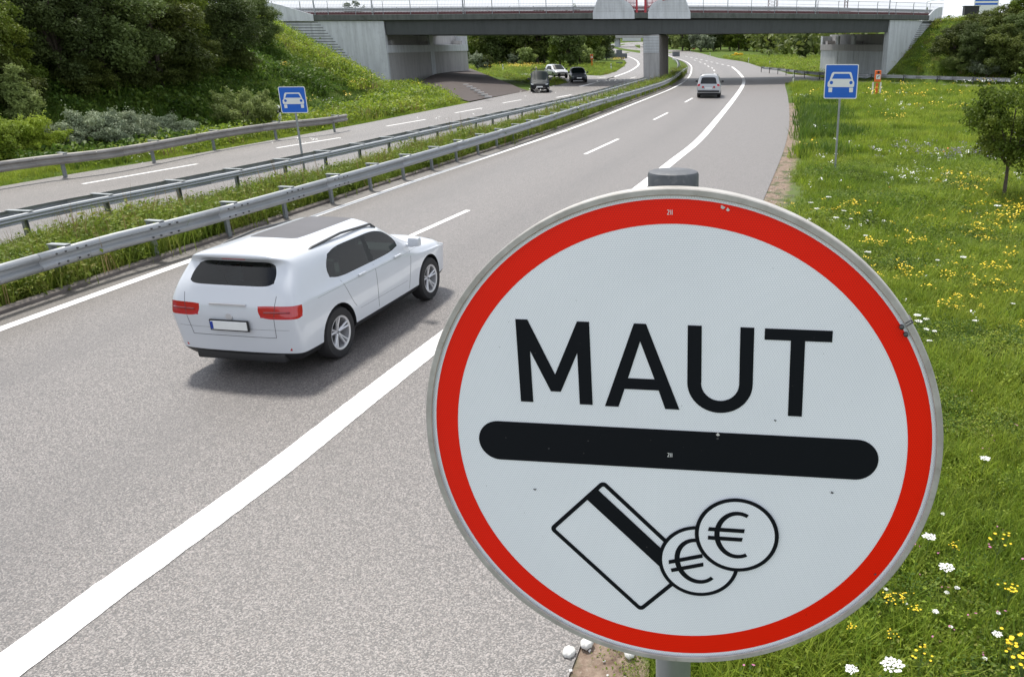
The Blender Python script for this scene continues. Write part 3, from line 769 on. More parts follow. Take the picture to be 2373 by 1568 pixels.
# railings: front and rear edge
def railing(off, lbl, post_every=2.6, mat='rail_white'):
    r = empty('bridge_railing', (0, 86, 0), 0, lbl, 'railing', 'railings on the road bridge')
    def rp(mb, name, mt):
        o = mb.build(name, mt); o.parent = r; o.matrix_parent_inverse = Matrix.Translation((0, 86, 0)).inverted(); return o
    P_ = bpath(-44, 31, ztop, 1.2, off)
    for nm, zz, w, m_ in (('top_rail', 1.24, .05, 'rail_white'), ('mid_rail', .86, .03, 'rail_white'), ('low_rail', .12, .04, 'red_paint')):
        b = MB(); b.sweep(P_, [(-w / 2, zz), (w / 2, zz), (w / 2, zz + w), (-w / 2, zz + w)], closed=True); rp(b, nm, m_)
    b = MB(); b.sweep(bpath(-37, 30, ztop, 1.5, off - .5), [(-.02, .30), (.02, .30), (.04, .36), (.0, .44), (.04, .52), (.02, .62), (-.02, .62)], closed=True); rp(b, 'crash_beam', 'galvanised')
    b = MB(); b.sweep(bpath(-37, 30, ztop, 1.5, off - .35), [(-.03, .0), (.03, .0), (.03, .27), (-.03, .27)], closed=True); rp(b, 'red_base_beam', 'red_paint')
    s0 = np.interp(-44, BP[:, 0], BS); s1 = np.interp(31, BP[:, 0], BS)
    bal = MB()
    for s in np.arange(s0, s1, .14):
        p = sample(BP, BS, s); n_ = sample(BN, BS, s); z = float(ztop(p[0])); x, y = p[0] + n_[0] * off, p[1] + n_[1] * off
        bal.box((x, y, z + .68), (.02, .02, 1.12))
    tag(rp(bal, 'baluster', 'rail_white'), kind='stuff')
    pm_ = None
    for s in np.arange(s0 + .5, s1, post_every):
        p = sample(BP, BS, s); n_ = sample(BN, BS, s); z = float(ztop(p[0]))
        if pm_ is None:
            b = MB(); b.tube([(0, -.12, -.0), (0, -.05, .3), (0, 0, .7), (0, -.02, 1.15), (0, -.1, 1.27)], .032, 6); pm_ = b.mesh('railing_post'); pm_.materials.append(M['post_grey'])
        o = bpy.data.objects.new('railing_post', pm_); COL.objects.link(o); o.parent = r; o.matrix_parent_inverse = Matrix.Translation((0, 86, 0)).inverted()
        o.location = (p[0] + n_[0] * (off - .02), p[1] + n_[1] * (off - .02), z); o.rotation_euler = (0, 0, math.atan2(n_[1], n_[0]) + PI / 2)
    return r
railing(-.12, 'slender white bridge railing with a red foot beam on the near edge of the bridge')
railing(-WD + .4, 'farther white bridge railing seen through the nearer one on the far edge of the bridge')
# red lattice gate between the shields
gate = empty('red_railing_panel', ((xb_ + xc_) / 2, 86, 0), 0, 'red steel mesh panel with two red uprights between the two grey parapet shields', 'railing')
gx, gy, gz = gate.location
zt_ = float(ztop(gx))
for xx in (-.42, .42):
    b = MB(); b.box((xx, .0, zt_ + .75), (.2, .2, 1.7)); b.build('upright', 'gate_red', gate)
for sg in (-1, 1):
    b = MB(); xs_ = np.linspace(.5, 2.9, 20)
    for x in xs_:
        hb = 1.42 * math.sqrt(max(0, 1 - ((min(x, 3.0) - 0) / 3.2 - .0) ** 2)); lo = 1.38 * min(1, (x / 2.9)) ** .7
        b.box((sg * x, .15, zt_ + (lo + 1.42) / 2), (.045, .03, max(.05, 1.42 - lo)))
    for z in np.arange(.1, 1.42, .12):
        x1 = max(.55, 2.9 * min(1., z / 1.38) ** (1 / .7)); b.box((sg * (.45 + x1) / 2, .15, zt_ + z), (x1 - .45, .03, .045))
    o = b.build('mesh_infill', 'gate_red', gate); tag(o, kind='stuff')
    b = MB(); b.tube([(sg * x, .15, zt_ + 1.38 * (x / 2.9) ** .7) for x in np.linspace(.45, 2.9, 10)], .04, 6); b.build('curved_rail', 'gate_red', gate)
# lamp posts on the bridge
def lamp(x, y, z, h, arm, lbl, r=.07, rz=0, group='lamp posts on and behind the bridge'):
    t = empty('street_lamp', (x, y, z), rz, lbl, 'street lamp', group)
    b = MB(); b.tube([(0, 0, 0), (0, 0, .9), (0, 0, .95), (0, 0, h)], [r * 1.25, r * 1.25, r, r * .55], 10); b.build('pole', 'pole_grey', t, True)
    b = MB(); b.tube([(0, 0, h - .03), (0, arm * .5, h + .25), (0, arm, h + .35)], r * .5, 8); b.build('arm', 'pole_grey', t, True)
    b = MB(); b.cbox((0, arm * 1.15, h + .33), (.22, .7, .12), .03); b.build('lamp_head', 'sign_back', t)
    return t
for sx, lbl in ((900 + 1270 / 2.1573, 'thick grey lamp post over the left abutment corner'), (900 + 808 / 2.1573, 'thin lamp post left of the left abutment corner, behind the end shield'), (900 + 2065 / 2.1573, 'lamp post halfway between left abutment and the grey shields'),
                (1900 + 1457 / 2.1573, 'lamp post standing between the two red uprights over the pier'), (2900 + 755 / 1.96, 'lamp post on the bridge above the right-hand abutment edge'), (2900 + 1305 / 1.96, 'lamp post over the corner of the right wing wall')):
    x = xw(sx); i = np.argmin(np.abs(BP[:, 0] - x)); lamp(BP[i, 0] - BN[i, 0] * .4, BP[i, 1] - BN[i, 1] * .4, float(ztop(x)) - .02, 8.5, 1.4, lbl)
for sx, sy, Y, lbl in ((2900 + 1585 / 1.96, 15 / 1.96, 150, 'small hooked lamp seen far behind the bridge railing on the right'), (2900 + 2120 / 1.96, 0, 170, 'small far lamp left of the billboard-side trees on the right bank'),):
    X, Y, Z = atY(sx, sy, Y); lamp(X, Y, 6, Z - 6, 2.6, lbl, .08, R(-70))

# ------------------------------------------------------------------ the big round sign (about one metre from the camera)
SCX, SCY, SCZ, SYAW, SLEAN = 0.00423, 1.05663, CH - .55474, -0.1148, 0.02413
toll = empty('round_toll_sign', (SCX, SCY, SCZ), 0, 'big round white sign with red ring, black bar and MAUT lettering on a grey post', 'road sign')
# local frame: x right in the sign plane, z up in plane, y away from the camera
RM = Matrix.Rotation(SYAW, 4, 'Z') @ Matrix.Rotation(-SLEAN, 4, 'X')
toll.rotation_euler = RM.to_euler()
def disc(r0, r1, y, n=160, tilt=0):
    b = MB()
    if r0 == 0:
        b.add([(r1 * math.cos(2 * PI * k / n), y, r1 * math.sin(2 * PI * k / n)) for k in range(n)], [tuple(range(n))])
    else:
        vs = [(r * math.cos(2 * PI * k / n), y, r * math.sin(2 * PI * k / n)) for r in (r0, r1) for k in range(n)]
        b.add(vs, [(k, (k + 1) % n, n + (k + 1) % n, n + k) for k in range(n)])
    return b
def facecam(o):
    me = o.data
    for p in me.polygons:
        if p.normal.y > 0: p.flip()
    me.update(); return o
b = MB(); b.lathe([(0, .003), (.3695, .003), (.3695, 0), (0, 0)], 160, axis='Y'); facecam(b.build('panel', 'sheet_white', toll)) if False else b.build('panel', 'sheet_white', toll)
facecam(disc(.3283, .3615, -.0004).build('red_ring', 'sheet_red', toll))
def decal(name, polys, y=-.0008, mat='sheet_black'):
    b = MB()
    for poly in polys:
        outer = poly[0]; loops = [[Vector((x, z, 0)) for x, z in l] for l in poly]
        tris = geometry.tessellate_polygon(loops); flat = [q for l in poly for q in l]
        b.add([(x, y, z) for x, z in flat], tris)
    o = b.build(name, mat, toll, recalc=False); return facecam(o)
MX = [(-.2294, .1875), (-.2120, .1875), (-.1755, .1062), (-.1405, .1875), (-.1232, .1875), (-.1218, .0615), (-.1408, .0615), (-.1418, .1405), (-.1682, .0797), (-.1828, .0797), (-.2106, .1408), (-.2100, .0615), (-.2285, .0615)]
decal('letter_m', [[MX]])
decal('letter_a', [[[(-.0598, .1877), (-.0428, .1877), (.0047, .0606), (-.0158, .0606), (-.0253, .0888), (-.0745, .0888), (-.0838, .0606), (-.1037, .0606)], [(-.0512, .1617), (-.0312, .1057), (-.0692, .1057)]]])
U = [(.0156, .1880), (.0350, .1880), (.0356, .1035)]
U += [(.0620 + .0268 * math.cos(a), .1035 + .0262 * math.sin(a)) for a in np.linspace(PI, 2 * PI, 18)] + [(.0882, .1880), (.1072, .1880), (.1078, .1035)]
U += [(.0617 + .0461 * math.cos(a), .1035 + .0448 * math.sin(a)) for a in np.linspace(2 * PI, PI, 26)]
decal('letter_u', [[U]])
decal('letter_t', [[[(.1216, .1877), (.2132, .1877), (.2132, .1713), (.1769, .1713), (.1783, .0592), (.1587, .0592), (.1575, .1713), (.1216, .1713)]]])
def capsule(x0, x1, z, r, n=24):
    return [(x1 - r + r * math.cos(a), z + r * math.sin(a)) for a in np.linspace(-PI / 2, PI / 2, n)] + [(x0 + r + r * math.cos(a), z + r * math.sin(a)) for a in np.linspace(PI / 2, 1.5 * PI, n)]
barp = capsule(-.2968, .2893, -.0035, .0316)
decal('black_bar', [[barp]])
def rrect(pts, r, n=6):
    out = []; m = len(pts)
    for i in range(m):
        p = Vector(pts[i]); a = (Vector(pts[i - 1]) - p).normalized(); c = (Vector(pts[(i + 1) % m]) - p).normalized()
        ang = a.angle(c); d = r / math.tan(ang / 2); s_ = p + a * d; e_ = p + c * d; cen = p + (a + c).normalized() * (r / math.sin(ang / 2))
        v0, v1 = s_ - cen, e_ - cen; a0 = math.atan2(v0.y, v0.x); a1 = math.atan2(v1.y, v1.x); da = (a1 - a0 + PI) % (2 * PI) - PI
        for k in range(n + 1): t = a0 + da * k / n; out.append((cen.x + r * math.cos(t), cen.y + r * math.sin(t)))
    return out
# card: top corner, left corner, bottom corner, right corner
ct, cl, cb = Vector((-.1095, -.0600)), Vector((-.1962, -.1487)), Vector((-.0548, -.2885))
crr = ct + (cb - cl)
eu, ev_ = (ct - cl).normalized(), (cb - cl).normalized(); wdt = .0066
co = rrect([ct, crr, cb, cl], .008)
ci = rrect([ct - eu * wdt + ev_ * wdt, crr - eu * wdt - ev_ * wdt, cb + eu * wdt - ev_ * wdt, cl + eu * wdt + ev_ * wdt], .003)
decal('card_outline', [[co, ci]])
s0_, s1_ = (ct - cl).length * .66, (ct - cl).length * .86
decal('card_stripe', [[[tuple(cl + eu * s0_ + ev_ * .004), tuple(cl + eu * s1_ + ev_ * .004), tuple(cl + eu * s1_ + ev_ * .19), tuple(cl + eu * s0_ + ev_ * .19)]]], -.0012)
circ = lambda cx, cz, r, n=64: [(cx + r * math.cos(2 * PI * k / n), cz + r * math.sin(2 * PI * k / n)) for k in range(n)]
c1 = (.0353, -.1890); c2 = (.0920, -.1385); r1, r2 = .0617, .0628
decal('coin_face', [[circ(*c1, r1 - .001)]], -.0015, 'sheet_white'); decal('coin_outline', [[circ(*c1, r1), circ(*c1, r1 - .0058)]], -.0018)
def euro(cen, rot, k=1.0):
    def tr(p): c_, s_ = math.cos(rot), math.sin(rot); return (cen[0] + (p[0] * c_ - p[1] * s_) * k, cen[1] + (p[0] * s_ + p[1] * c_) * k)
    arc = []
    for a in np.linspace(R(62), R(298), 30): arc.append((.0345 * math.cos(a), .0402 * math.sin(a)))
    inn = [(.0275 * math.cos(a) + .001, .0338 * math.sin(a)) for a in np.linspace(R(296), R(64), 30)]
    poly = [tr(p) for p in arc + inn]
    b1 = [tr(p) for p in [(-.0425, .0112), (.0110, .0112), (.0100, .0045), (-.0442, .0045)]]
    b2 = [tr(p) for p in [(-.0437, -.0038), (.0085, -.0038), (.0070, -.0104), (-.0440, -.0104)]]
    return [[poly]], [[b1], [b2]]
e1, e1b = euro((.0335, -.1885), R(16.5), 1.0)
decal('euro_symbol', e1, -.0021); decal('euro_bars', e1b, -.0023)
decal('coin_face', [[circ(*c2, r2 - .001)]], -.0026, 'sheet_white'); decal('coin_outline', [[circ(*c2, r2), circ(*c2, r2 - .0060)]], -.0029)
e2, e2b = euro((.0930, -.1378), 0, 1.0)
decal('euro_symbol', e2, -.0032); decal('euro_bars', e2b, -.0034)
# tiny certification marks "2" on the sheet
def mark(x, z, s=.0028):
    b = [[[(x, z + s), (x + s, z + s), (x + s, z), (x + s * .3, z - s), (x + s, z - s), (x + s, z - s * 1.3), (x, z - s * 1.3), (x, z - s), (x + s * .65, z), (x + s * .65, z + s * .7), (x, z + s * .7)]],
         [[(x + s * 1.5, z + s), (x + s * 1.8, z + s), (x + s * 1.8, z - s * 1.3), (x + s * 1.5, z - s * 1.3)]], [[(x + s * 2.2, z + s), (x + s * 2.5, z + s), (x + s * 2.5, z - s * 1.3), (x + s * 2.2, z - s * 1.3)]]]
    decal('test_mark', b, -.0011, 'sign_white')
mark(-.0125, -.0115); mark(-.013, .344)
for k, (x, z, r_) in enumerate([(-.2151, -.0822, .0022), (.1412, .0516, .0016), (.2277, -.0577, .0020), (.0606, .0253, .0024), (.0604, .0190, .0018), (-.19, -.012, .0013), (-.13, .004, .0012), (-.255, .002, .001), (.06, .352, .0028), (.067, .349, .0022), (.3, -.19, .0016)]):
    decal('dirt_speck', [[[(x + r_ * (1 + .4 * math.sin(3 * a + k)) * math.cos(a), z + r_ * (.8 + .3 * math.cos(2 * a + k)) * math.sin(a)) for a in np.linspace(0, 2 * PI, 12)[:-1]]]], -.0016, 'seam' if k not in (3, 8, 9) else 'stone')
# rim: U profile with rounded lip, 20 mm deep, an open joint with two screws on the right
prof = [(.3665, -.004), (.3675, -.0055), (.3745, -.0055), (.3760, -.004), (.3765, .014), (.3755, .0165), (.3700, .0170), (.3690, .012), (.3690, -.001)]
b = MB(); b.lathe(prof, 180, axis='Y'); b.build('rim', 'rim_metal', toll, True)
ja = math.atan2(.204, .311)
for da in (-.012, .012):
    a = ja + da * .45; b = MB(); b.box((.3728 * math.cos(a), .005, .3728 * math.sin(a)), (.0105, .0235, .0009), rot=Matrix.Rotation(-a, 3, 'Y')); b.build('rim_joint', 'seam', toll)
for a in (ja - .003, ja - .036):
    b = MB(); b.lathe([(0, -.007), (.0022, -.0065), (.0032, -.0055), (.0032, .002)], 12, (.3615 * math.cos(a), 0, .3615 * math.sin(a)), 'Y'); b.build('screw', 'bolt_dark', toll, True)
# back brace and post: vertical, behind the panel
post = MB(); pxl, pyl = -.0113, .062
inv = RM.inverted()
def loc(x, y, z): return (inv @ (Vector((x, y, z)) - Vector((SCX, SCY, SCZ))))[:]
base = RM @ Vector((pxl, pyl, 0)) + Vector((SCX, SCY, SCZ))
post.tube([loc(base.x, base.y, -.3), loc(base.x, base.y, SCZ + .355)], .0300, 32); post.build('post', 'pole_grey', toll, True)
cp = MB(); vs = []
cpz = SCZ + .355
ring = [(.0345, -.03), (.0350, .030), (.0335, .0335), (.030, .0348), (0, .0352)]
nn = 40; bm_v = []
for k in range(nn):
    a = 2 * PI * k / nn
    for r_, h_ in ring: bm_v.append(loc(base.x + r_ * math.cos(a), base.y + r_ * math.sin(a), cpz + h_))
cp.add(bm_v, [(k * 5 + j, ((k + 1) % nn) * 5 + j, ((k + 1) % nn) * 5 + j + 1, k * 5 + j + 1) for k in range(nn) for j in range(4)])
cp.build('post_cap', 'cap_grey', toll, True)
for dz in (.22, -.22):
    b = MB(); b.box((pxl, .012, dz), (.20, .018, .03)); b.build('bracket', 'rim_metal', toll)
    b = MB(); b.lathe([(.031, -.02), (.0335, -.02), (.0335, .02), (.031, .02)], 24, (pxl, pyl, dz)); b.build('clamp', 'rim_metal', toll)

# ------------------------------------------------------------------ blue car signs
def blue_sign(x, y, z0, zc, size, yaw, lbl, lean=0.):
    t = empty('motor_road_sign', (x, y, z0), yaw, lbl, 'road sign', 'blue car signs on grey poles')
    h = size / 2; zc = zc - z0
    b = MB(); b.tube([(0, .05, -.3), (0, .05, zc + h * .9)], .034, 12); b.build('pole', 'pole_grey', t, True)
    def rr(w, hh, r): return rrect([(-w, zc + hh), (w, zc + hh), (w, zc - hh), (-w, zc - hh)], r)
    b = MB(); b.prism(rr(h, h, .05), 0, .012); b.build('panel', 'sign_white', t)
    def dec(name, polys, yy, mat):
        b = MB()
        for poly in polys:
            tr_ = geometry.tessellate_polygon([[Vector((a, c, 0)) for a, c in l] for l in poly]); b.add([(a, yy, c) for l in poly for a, c in l], tr_)
        facecam(b.build(name, mat, t, recalc=False))
    dec('blue_field', [[rr(h * .945, h * .945, .035)]], -.001, 'sign_blue')
    q = lambda pts: [(a * size, zc + c * size) for a, c in pts]
    body = [(-.26, .275), (.272, .275), (.305, .22), (.36, .03), (.385, .0), (.395, -.03), (.395, -.13), (.37, -.16), (-.375, -.16), (-.40, -.13), (-.40, -.03), (-.385, .0), (-.355, .03), (-.30, .22)]
    win = [(-.215, .225), (.23, .225), (.30, .08), (-.285, .08)]
    dec('car_body_symbol', [[q(body)]], -.002, 'sign_white')
    dec('windscreen_symbol', [[q(win)]], -.003, 'sign_blue')
    for cx in (-.29, .295): dec('headlight_symbol', [[q(circ(cx, -.03, .05, 20))]], -.003, 'sign_blue')
    for cx in (-.31, .315): dec('wheel_symbol', [[q(rrect([(cx - .058, -.175), (cx + .058, -.175), (cx + .055, -.31), (cx - .055, -.31)], .015))]], -.002, 'sign_white')
    for dz in (.25, -.25):
        b = MB(); b.box((0, .03, zc + dz * size), (.12, .05, .04)); b.build('clamp', 'post_grey', t)
    return t
gx_, gy_ = at(3340, 690)
zc_ = (atY(3363, 327, gy_)[2])
blue_sign(gx_, gy_, 0, zc_, 1.04, R(-4), 'blue square sign with white car, on a grey pole in the flower meadow at right')
gx2, gy2 = at(1218, 695)
cxy = atY(1180, 400, gy2)
s_ = blue_sign(gx2, gy2, 0, cxy[2], .80, R(8), 'blue square sign with white car, on a thin pole in the central reservation')
print('signs', gx_, gy_, zc_, gx2, gy2, cxy)

# ------------------------------------------------------------------ small roadside things
def delineator(x, y, z, lbl, h=1.0, rz=0., black=True):
    t = empty('delineator_post', (x, y, z), rz, lbl, 'marker post', 'white marker posts along the verges')
    b = MB(); b.prism([(-.06, -.15), (.06, -.15), (.06, h - .07), (0.0, h), (-.06, h - .03)], -.055, .055); b.build('post', 'white_plastic', t)
    if black:
        b = MB(); b.prism([(-.063, h - .42), (.063, h - .34), (.063, h - .14), (-.063, h - .22)], -.058, .058); b.build('black_band', 'black_plastic', t)
    b = MB(); b.box((0, -.062, h - .25), (.05, .012, .16)); b.build('reflector', 'sign_white', t)
    return t
def foot(sx, sy): x, y, z = hit(sx, sy); return x, y, z
for (sx, sy, lbl, h) in [(900 + 488 / 2.1573, 1110 / 2.1573, 'white marker post just left of the central blue sign, by the round willow bush', 1.15),
        (1900 + 243 / 2.1573, 615 / 2.1573, 'marker post on the grass left of the small dark van, nearest the abutment', 1.),
        (1900 + 530 / 2.1573, 640 / 2.1573, 'marker post rising right behind the roof of the small dark van', 1.),
        (1900 + 1175 / 2.1573, 605 / 2.1573, 'marker post on the grass bend between the dark car and the pier', 1.),
        (1900 + 1858 / 2.1573, 466 / 2.1573, 'farthest marker post on the right verge beyond the bridge', 1.),
        (1900 + 2028 / 2.1573, 484 / 2.1573, 'second farthest marker post on the right verge beyond the bridge', 1.),
        (1900 + 2192 / 2.1573, 508 / 2.1573, 'marker post on the right verge in line with the yellow shrub', 1.),
        (1900 + 2360 / 2.1573, 540 / 2.1573, 'marker post on the right verge below the small blue plate', 1.),
        (2900 + 350 / 1.96, 525 / 1.96, 'marker post at the turned-down end of the curved slip road rail', 1.),
        (2900 + 533 / 1.96, 662 / 1.96, 'white marker post at the tip of the meadow in the bridge shadow', 1.05),
        (2900 + 1100 / 1.96, 592 / 1.96, 'marker post in front of the right-hand wing wall', 1.1),
        (2900 + 2265 / 1.96, 655 / 1.96, 'marker post on the slip road near the right edge of the picture', 1.1)]:
    x, y, z = foot(sx, sy); delineator(x, y, z - .05, lbl, h, rz=random.uniform(-.3, .3))
def sos(x, y, z, lbl, h=1.75, board=True):
    t = empty('emergency_phone', (x, y, z), 0, lbl, 'emergency phone', 'orange emergency phones')
    b = MB(); b.cbox((0, .03, .45), (.18, .18, 1.1), .02); b.build('column', 'orange_paint', t)
    b = MB(); b.cbox((0, 0, h - .45), (.46, .32, .85), .05); b.build('housing', 'orange_paint', t)
    b = MB(); b.box((0, -.172, h - .5), (.34, .012, .34)); b.build('door', 'sign_white', t)
    b = MB(); b.tube([(-.08, -.19, h - .58), (-.07, -.19, h - .5), (.0, -.19, h - .44), (.08, -.19, h - .40)], .028, 6); b.build('receiver_symbol', 'black_plastic', t)
    b = MB(); b.lathe([(.0, -.02), (.1, -.02), (.1, 0)], 16, (0, -.16, h - .16), 'Y'); b.build('speaker', 'black_plastic', t)
    if board:
        b = MB(); b.box((-.3, .1, .5), (.12, .04, 1.1)); b.box((.3, .1, .5), (.12, .04, 1.1)); b.build('guard_board', 'white_plastic', t)
    return t
x, y = at(2900 + 1185 / 1.96, 755 / 1.96); sos(x, y, 0, 'orange roadside phone pillar with white handset plate, in the meadow right of the blue sign', 1.95)
x, y = at(1900 + 1010 / 2.1573, 572 / 2.1573); sos(x, y, 0, 'tiny far orange phone pillar on the grass by the trees, right of the dark car', 2.0, False)
# dark sign backs beyond the bridge
def board_sign(sx, sy0, sy1, w, h, lbl, mat='sign_back', shape='rect', poles=1, polemat='post_grey', z_of=None, symbol=None):
    x, y = at(sx, sy1); zt = atY(sx, sy0, y)[2]; g = float(far_rise(y))
    t = empty('road_sign', (x, y, g), 0, lbl, 'road sign')
    for k in range(poles):
        dx = 0 if poles == 1 else (k - .5) * w * .7
        b = MB(); b.tube([(dx, .06, -.2), (dx, .06, zt - g)], .07, 8); b.build('pole', polemat, t)
    zc = zt - g - h / 2; b = MB()
    if shape == 'rect': b.prism(rrect([(-w / 2, zc + h / 2), (w / 2, zc + h / 2), (w / 2, zc - h / 2), (-w / 2, zc - h / 2)], .08), 0, .03)
    elif shape == 'arrow': b.prism([(-w / 2, zc), (-w / 2 + h * .5, zc + h / 2), (w / 2, zc + h / 2), (w / 2, zc - h / 2), (-w / 2 + h * .5, zc - h / 2)], 0, .03)
    else: b.prism([(w / 2 * math.cos(a), zc + w / 2 * math.sin(a)) for a in np.linspace(0, 2 * PI, 24)[:-1]], 0, .03)
    b.build('panel', mat, t)
    if symbol: symbol(t, zc)
    return t
c3s = lambda x, y: (1900 + x / 2.1573, y / 2.1573)
board_sign(*[c3s(1208, 462)[0], c3s(0, 462)[1], c3s(0, 505)[1]], 6.4, 1.7, 'wide dark arrow-shaped sign back standing at the far bend left of the pier', shape='arrow')
board_sign(*[c3s(1245, 400)[0], c3s(0, 432)[1], c3s(0, 500)[1]], 1.6, 2.6, 'narrow dark sign back on a tall post beside the wide arrow-shaped one')
board_sign(*[c3s(1272, 400)[0], c3s(0, 487)[1], c3s(0, 512)[1]], .8, 1.0, 'smallest dark sign back right of the arrow-shaped one')
board_sign(*[c3s(1247, 400)[0], c3s(0, 536)[1], c3s(0, 556)[1]], 1.3, .45, 'low dark board at the tip of the grass island left of the pier')
board_sign(*[c3s(1735, 400)[0], c3s(0, 447)[1], c3s(0, 488)[1]], 2.1, 2.0, 'dark square sign back on two legs just right of the pier', poles=2)
def redtri(t, zc): pass
board_sign(*[c3s(1886, 400)[0], c3s(0, 391)[1], c3s(0, 430)[1]], 1.6, 1.6, 'small round red-edged sign in front of the far right trees', mat='sign_red_small', shape='round')
board_sign(*[c3s(2308, 400)[0], c3s(0, 484)[1], c3s(0, 500)[1]], .95, .5, 'tiny blue plate low in the grass beyond the bridge on the right', mat='sign_blue')
# billboard on the right bank
X, Y, Z = atY(2900 + 2042 / 1.96, 88 / 1.96, 135)
bb = empty('billboard', (X, Y, Z), R(-12), 'blue and white advertising board with yellow letter standing above the right bank', 'billboard')
W_ = 3.6
b = MB(); b.box((0, 0, 2.9), (W_, .2, 6.4)); b.build('panel', 'sign_white', bb)
b = MB(); b.box((0, -.11, 4.2), (W_ * .92, .02, 3.4)); b.build('blue_field', simple('night_blue', (.02, .05, .17), .5), bb)
for k in range(3):
    b = MB(); b.box((0, -.11, 2.1 - k * .55), (W_ * .92, .02, .26)); b.build('blue_stripe', 'sign_blue', bb)
def txt(s, size, loc_, mat, parent, name):
    c = bpy.data.curves.new(name, 'FONT'); c.body = s; c.size = size; c.extrude = .01; c.align_x = 'CENTER'
    o = bpy.data.objects.new(name, c); dg = bpy.context.evaluated_depsgraph_get(); COL.objects.link(o); dg.update()
    me = bpy.data.meshes.new_from_object(o.evaluated_get(bpy.context.evaluated_depsgraph_get())); bpy.data.objects.remove(o)
    q = mobj(name, me, mat, parent); q.location = loc_; q.rotation_euler = (PI / 2, 0, 0); return q
txt('B', 2.4, (.55, -.14, 2.75), 'flower_yellow', bb, 'letter_b')
b = MB(); b.tube([(-1.5, -.15, 5.6), (-.9, -.15, 3.3), (-.4, -.15, 3.2)], .12, 6); b.build('slanting_stroke', 'sign_white', bb)
b = MB(); b.box((-1.2, .1, -1), (.2, .2, 3)); b.box((1.2, .1, -1), (.2, .2, 3)); b.build('legs', 'post_grey', bb)
X, Y, Z = atY(2900 + 1925 / 1.96, 102 / 1.96, 104)
sb = empty('control_cabinet', (X, Y, Z - .35), 0, 'small dark box on the bank between the right shield end and the billboard', 'cabinet')
b = MB(); b.cbox((0, 0, .55), (1.7, .9, 1.0), .06); b.build('housing', 'black_plastic', sb); b = MB(); b.box((0, 0, 1.08), (1.9, 1.1, .06)); b.build('lid', 'sign_back', sb)
# lattice masts far behind
def mast(sx, w, lbl, Y, mt='red_paint', top=14):
    X, Y, Z = atY(sx, 20, Y)
    t = empty('lattice_mast', (X, Y, 5), 0, lbl, 'mast', 'lattice masts far behind the bridge'); h = top
    for a in (-1, 1):
        for c in (-1, 1):
            b = MB(); b.tube([(a * w / 2, c * w / 2, -3), (a * w / 2, c * w / 2, h)], .10, 4); b.build('leg', mt, t)
    b = MB()
    for k in range(int(h / 1.2)):
        z = k * 1.2
        for (p, q) in (((-1, -1), (1, -1)), ((1, -1), (1, 1)), ((1, 1), (-1, 1)), ((-1, 1), (-1, -1))):
            b.tube([(p[0] * w / 2, p[1] * w / 2, z), (q[0] * w / 2, q[1] * w / 2, z + 1.2)], .035, 4); b.tube([(p[0] * w / 2, p[1] * w / 2, z + 1.2), (q[0] * w / 2, q[1] * w / 2, z)], .035, 4)
    tag(b.build('bracing', mt, t), kind='stuff')
mast(2900 + 375 / 1.96, 3.4, 'red lattice mast far behind the railing, the one nearer the pier', 345, top=26)
mast(2900 + 950 / 1.96, 1.2, 'slimmer red lattice mast above the right-hand abutment', 345, top=26)
# crane-like slanting pole
# second bridge far away
F0 = at(1900 + 1225 / 2.1573, 402 / 2.1573)
fy = 395.
fb = empty('far_overpass', (0, fy, 0), 0, 'small distant grey overpass with slim piers, seen under the bridge left of the pier', 'bridge')
x0, _, z0 = atY(1900 + 1080 / 2.1573, 335 / 2.1573, fy); x1, _, z1 = atY(1900 + 1760 / 2.1573, 335 / 2.1573, fy)
x0 -= 40; x1 += 25
b = MB(); b.box(((x0 + x1) / 2, 0, z0 + 1.0), (x1 - x0, 12, 1.5)); b.build('deck', 'concrete_mid', fb)
b = MB(); b.box(((x0 + x1) / 2, -6.1, z0 + 2.0), (x1 - x0, .4, .6)); b.build('fascia', 'concrete_light', fb)
b = MB(); b.box(((x0 + x1) / 2, -6.1, z0 + 3.2), (x1 - x0, .1, .12)); 
for x in np.arange(x0, x1, 3.): b.box((x, -6.1, z0 + 2.7), (.12, .1, 1.0))
b.build('railing', 'rail_white', fb)
for sx in (1228,):
    X, _, _ = atY(1900 + sx / 2.1573, 300 / 2.1573, fy); g = float(far_rise(fy)); b = MB(); b.cbox((X, 0, (z0 + g) / 2), (2.2, 7, z0 - g + .6), .1); b.build('pier', 'concrete_light', fb)
# far buildings above the far overpass
for (sxa, sxb, sya, lbl, Y, mt) in [(1088, 1195, 287, 'white flat-roofed hall far away above the distant overpass, left one', 620, 'building_white'), (1280, 1425, 280, 'long white hall far away above the distant overpass, next to the pier', 620, 'building_white'),
        (2240, 2330, 290, 'pale roof far away behind the right-hand trees', 560, 'building_white')]:
    xa, _, zt = atY(*c3s(sxa, sya), Y); xb, _, _ = atY(*c3s(sxb, sya), Y); g = float(far_rise(Y))
    t = empty('far_hall', ((xa + xb) / 2, Y, g), 0, lbl, 'building', None); w = xb - xa; h = max(6, zt - g)
    b = MB(); b.box((0, 0, h / 2), (w, 25, h)); b.build('wall', mt, t)
    b = MB(); b.box((0, 0, h + .3), (w + 1, 26, .6)); b.build('roof', 'sign_back', t)
    nwin = max(3, int(w / 6))
    for k in range(nwin):
        b = MB(); b.box((-w / 2 + (k + .5) * w / nwin, -12.55, h * .65), (w / nwin * .6, .12, h * .22)); b.build('window', 'glass_dark', t)
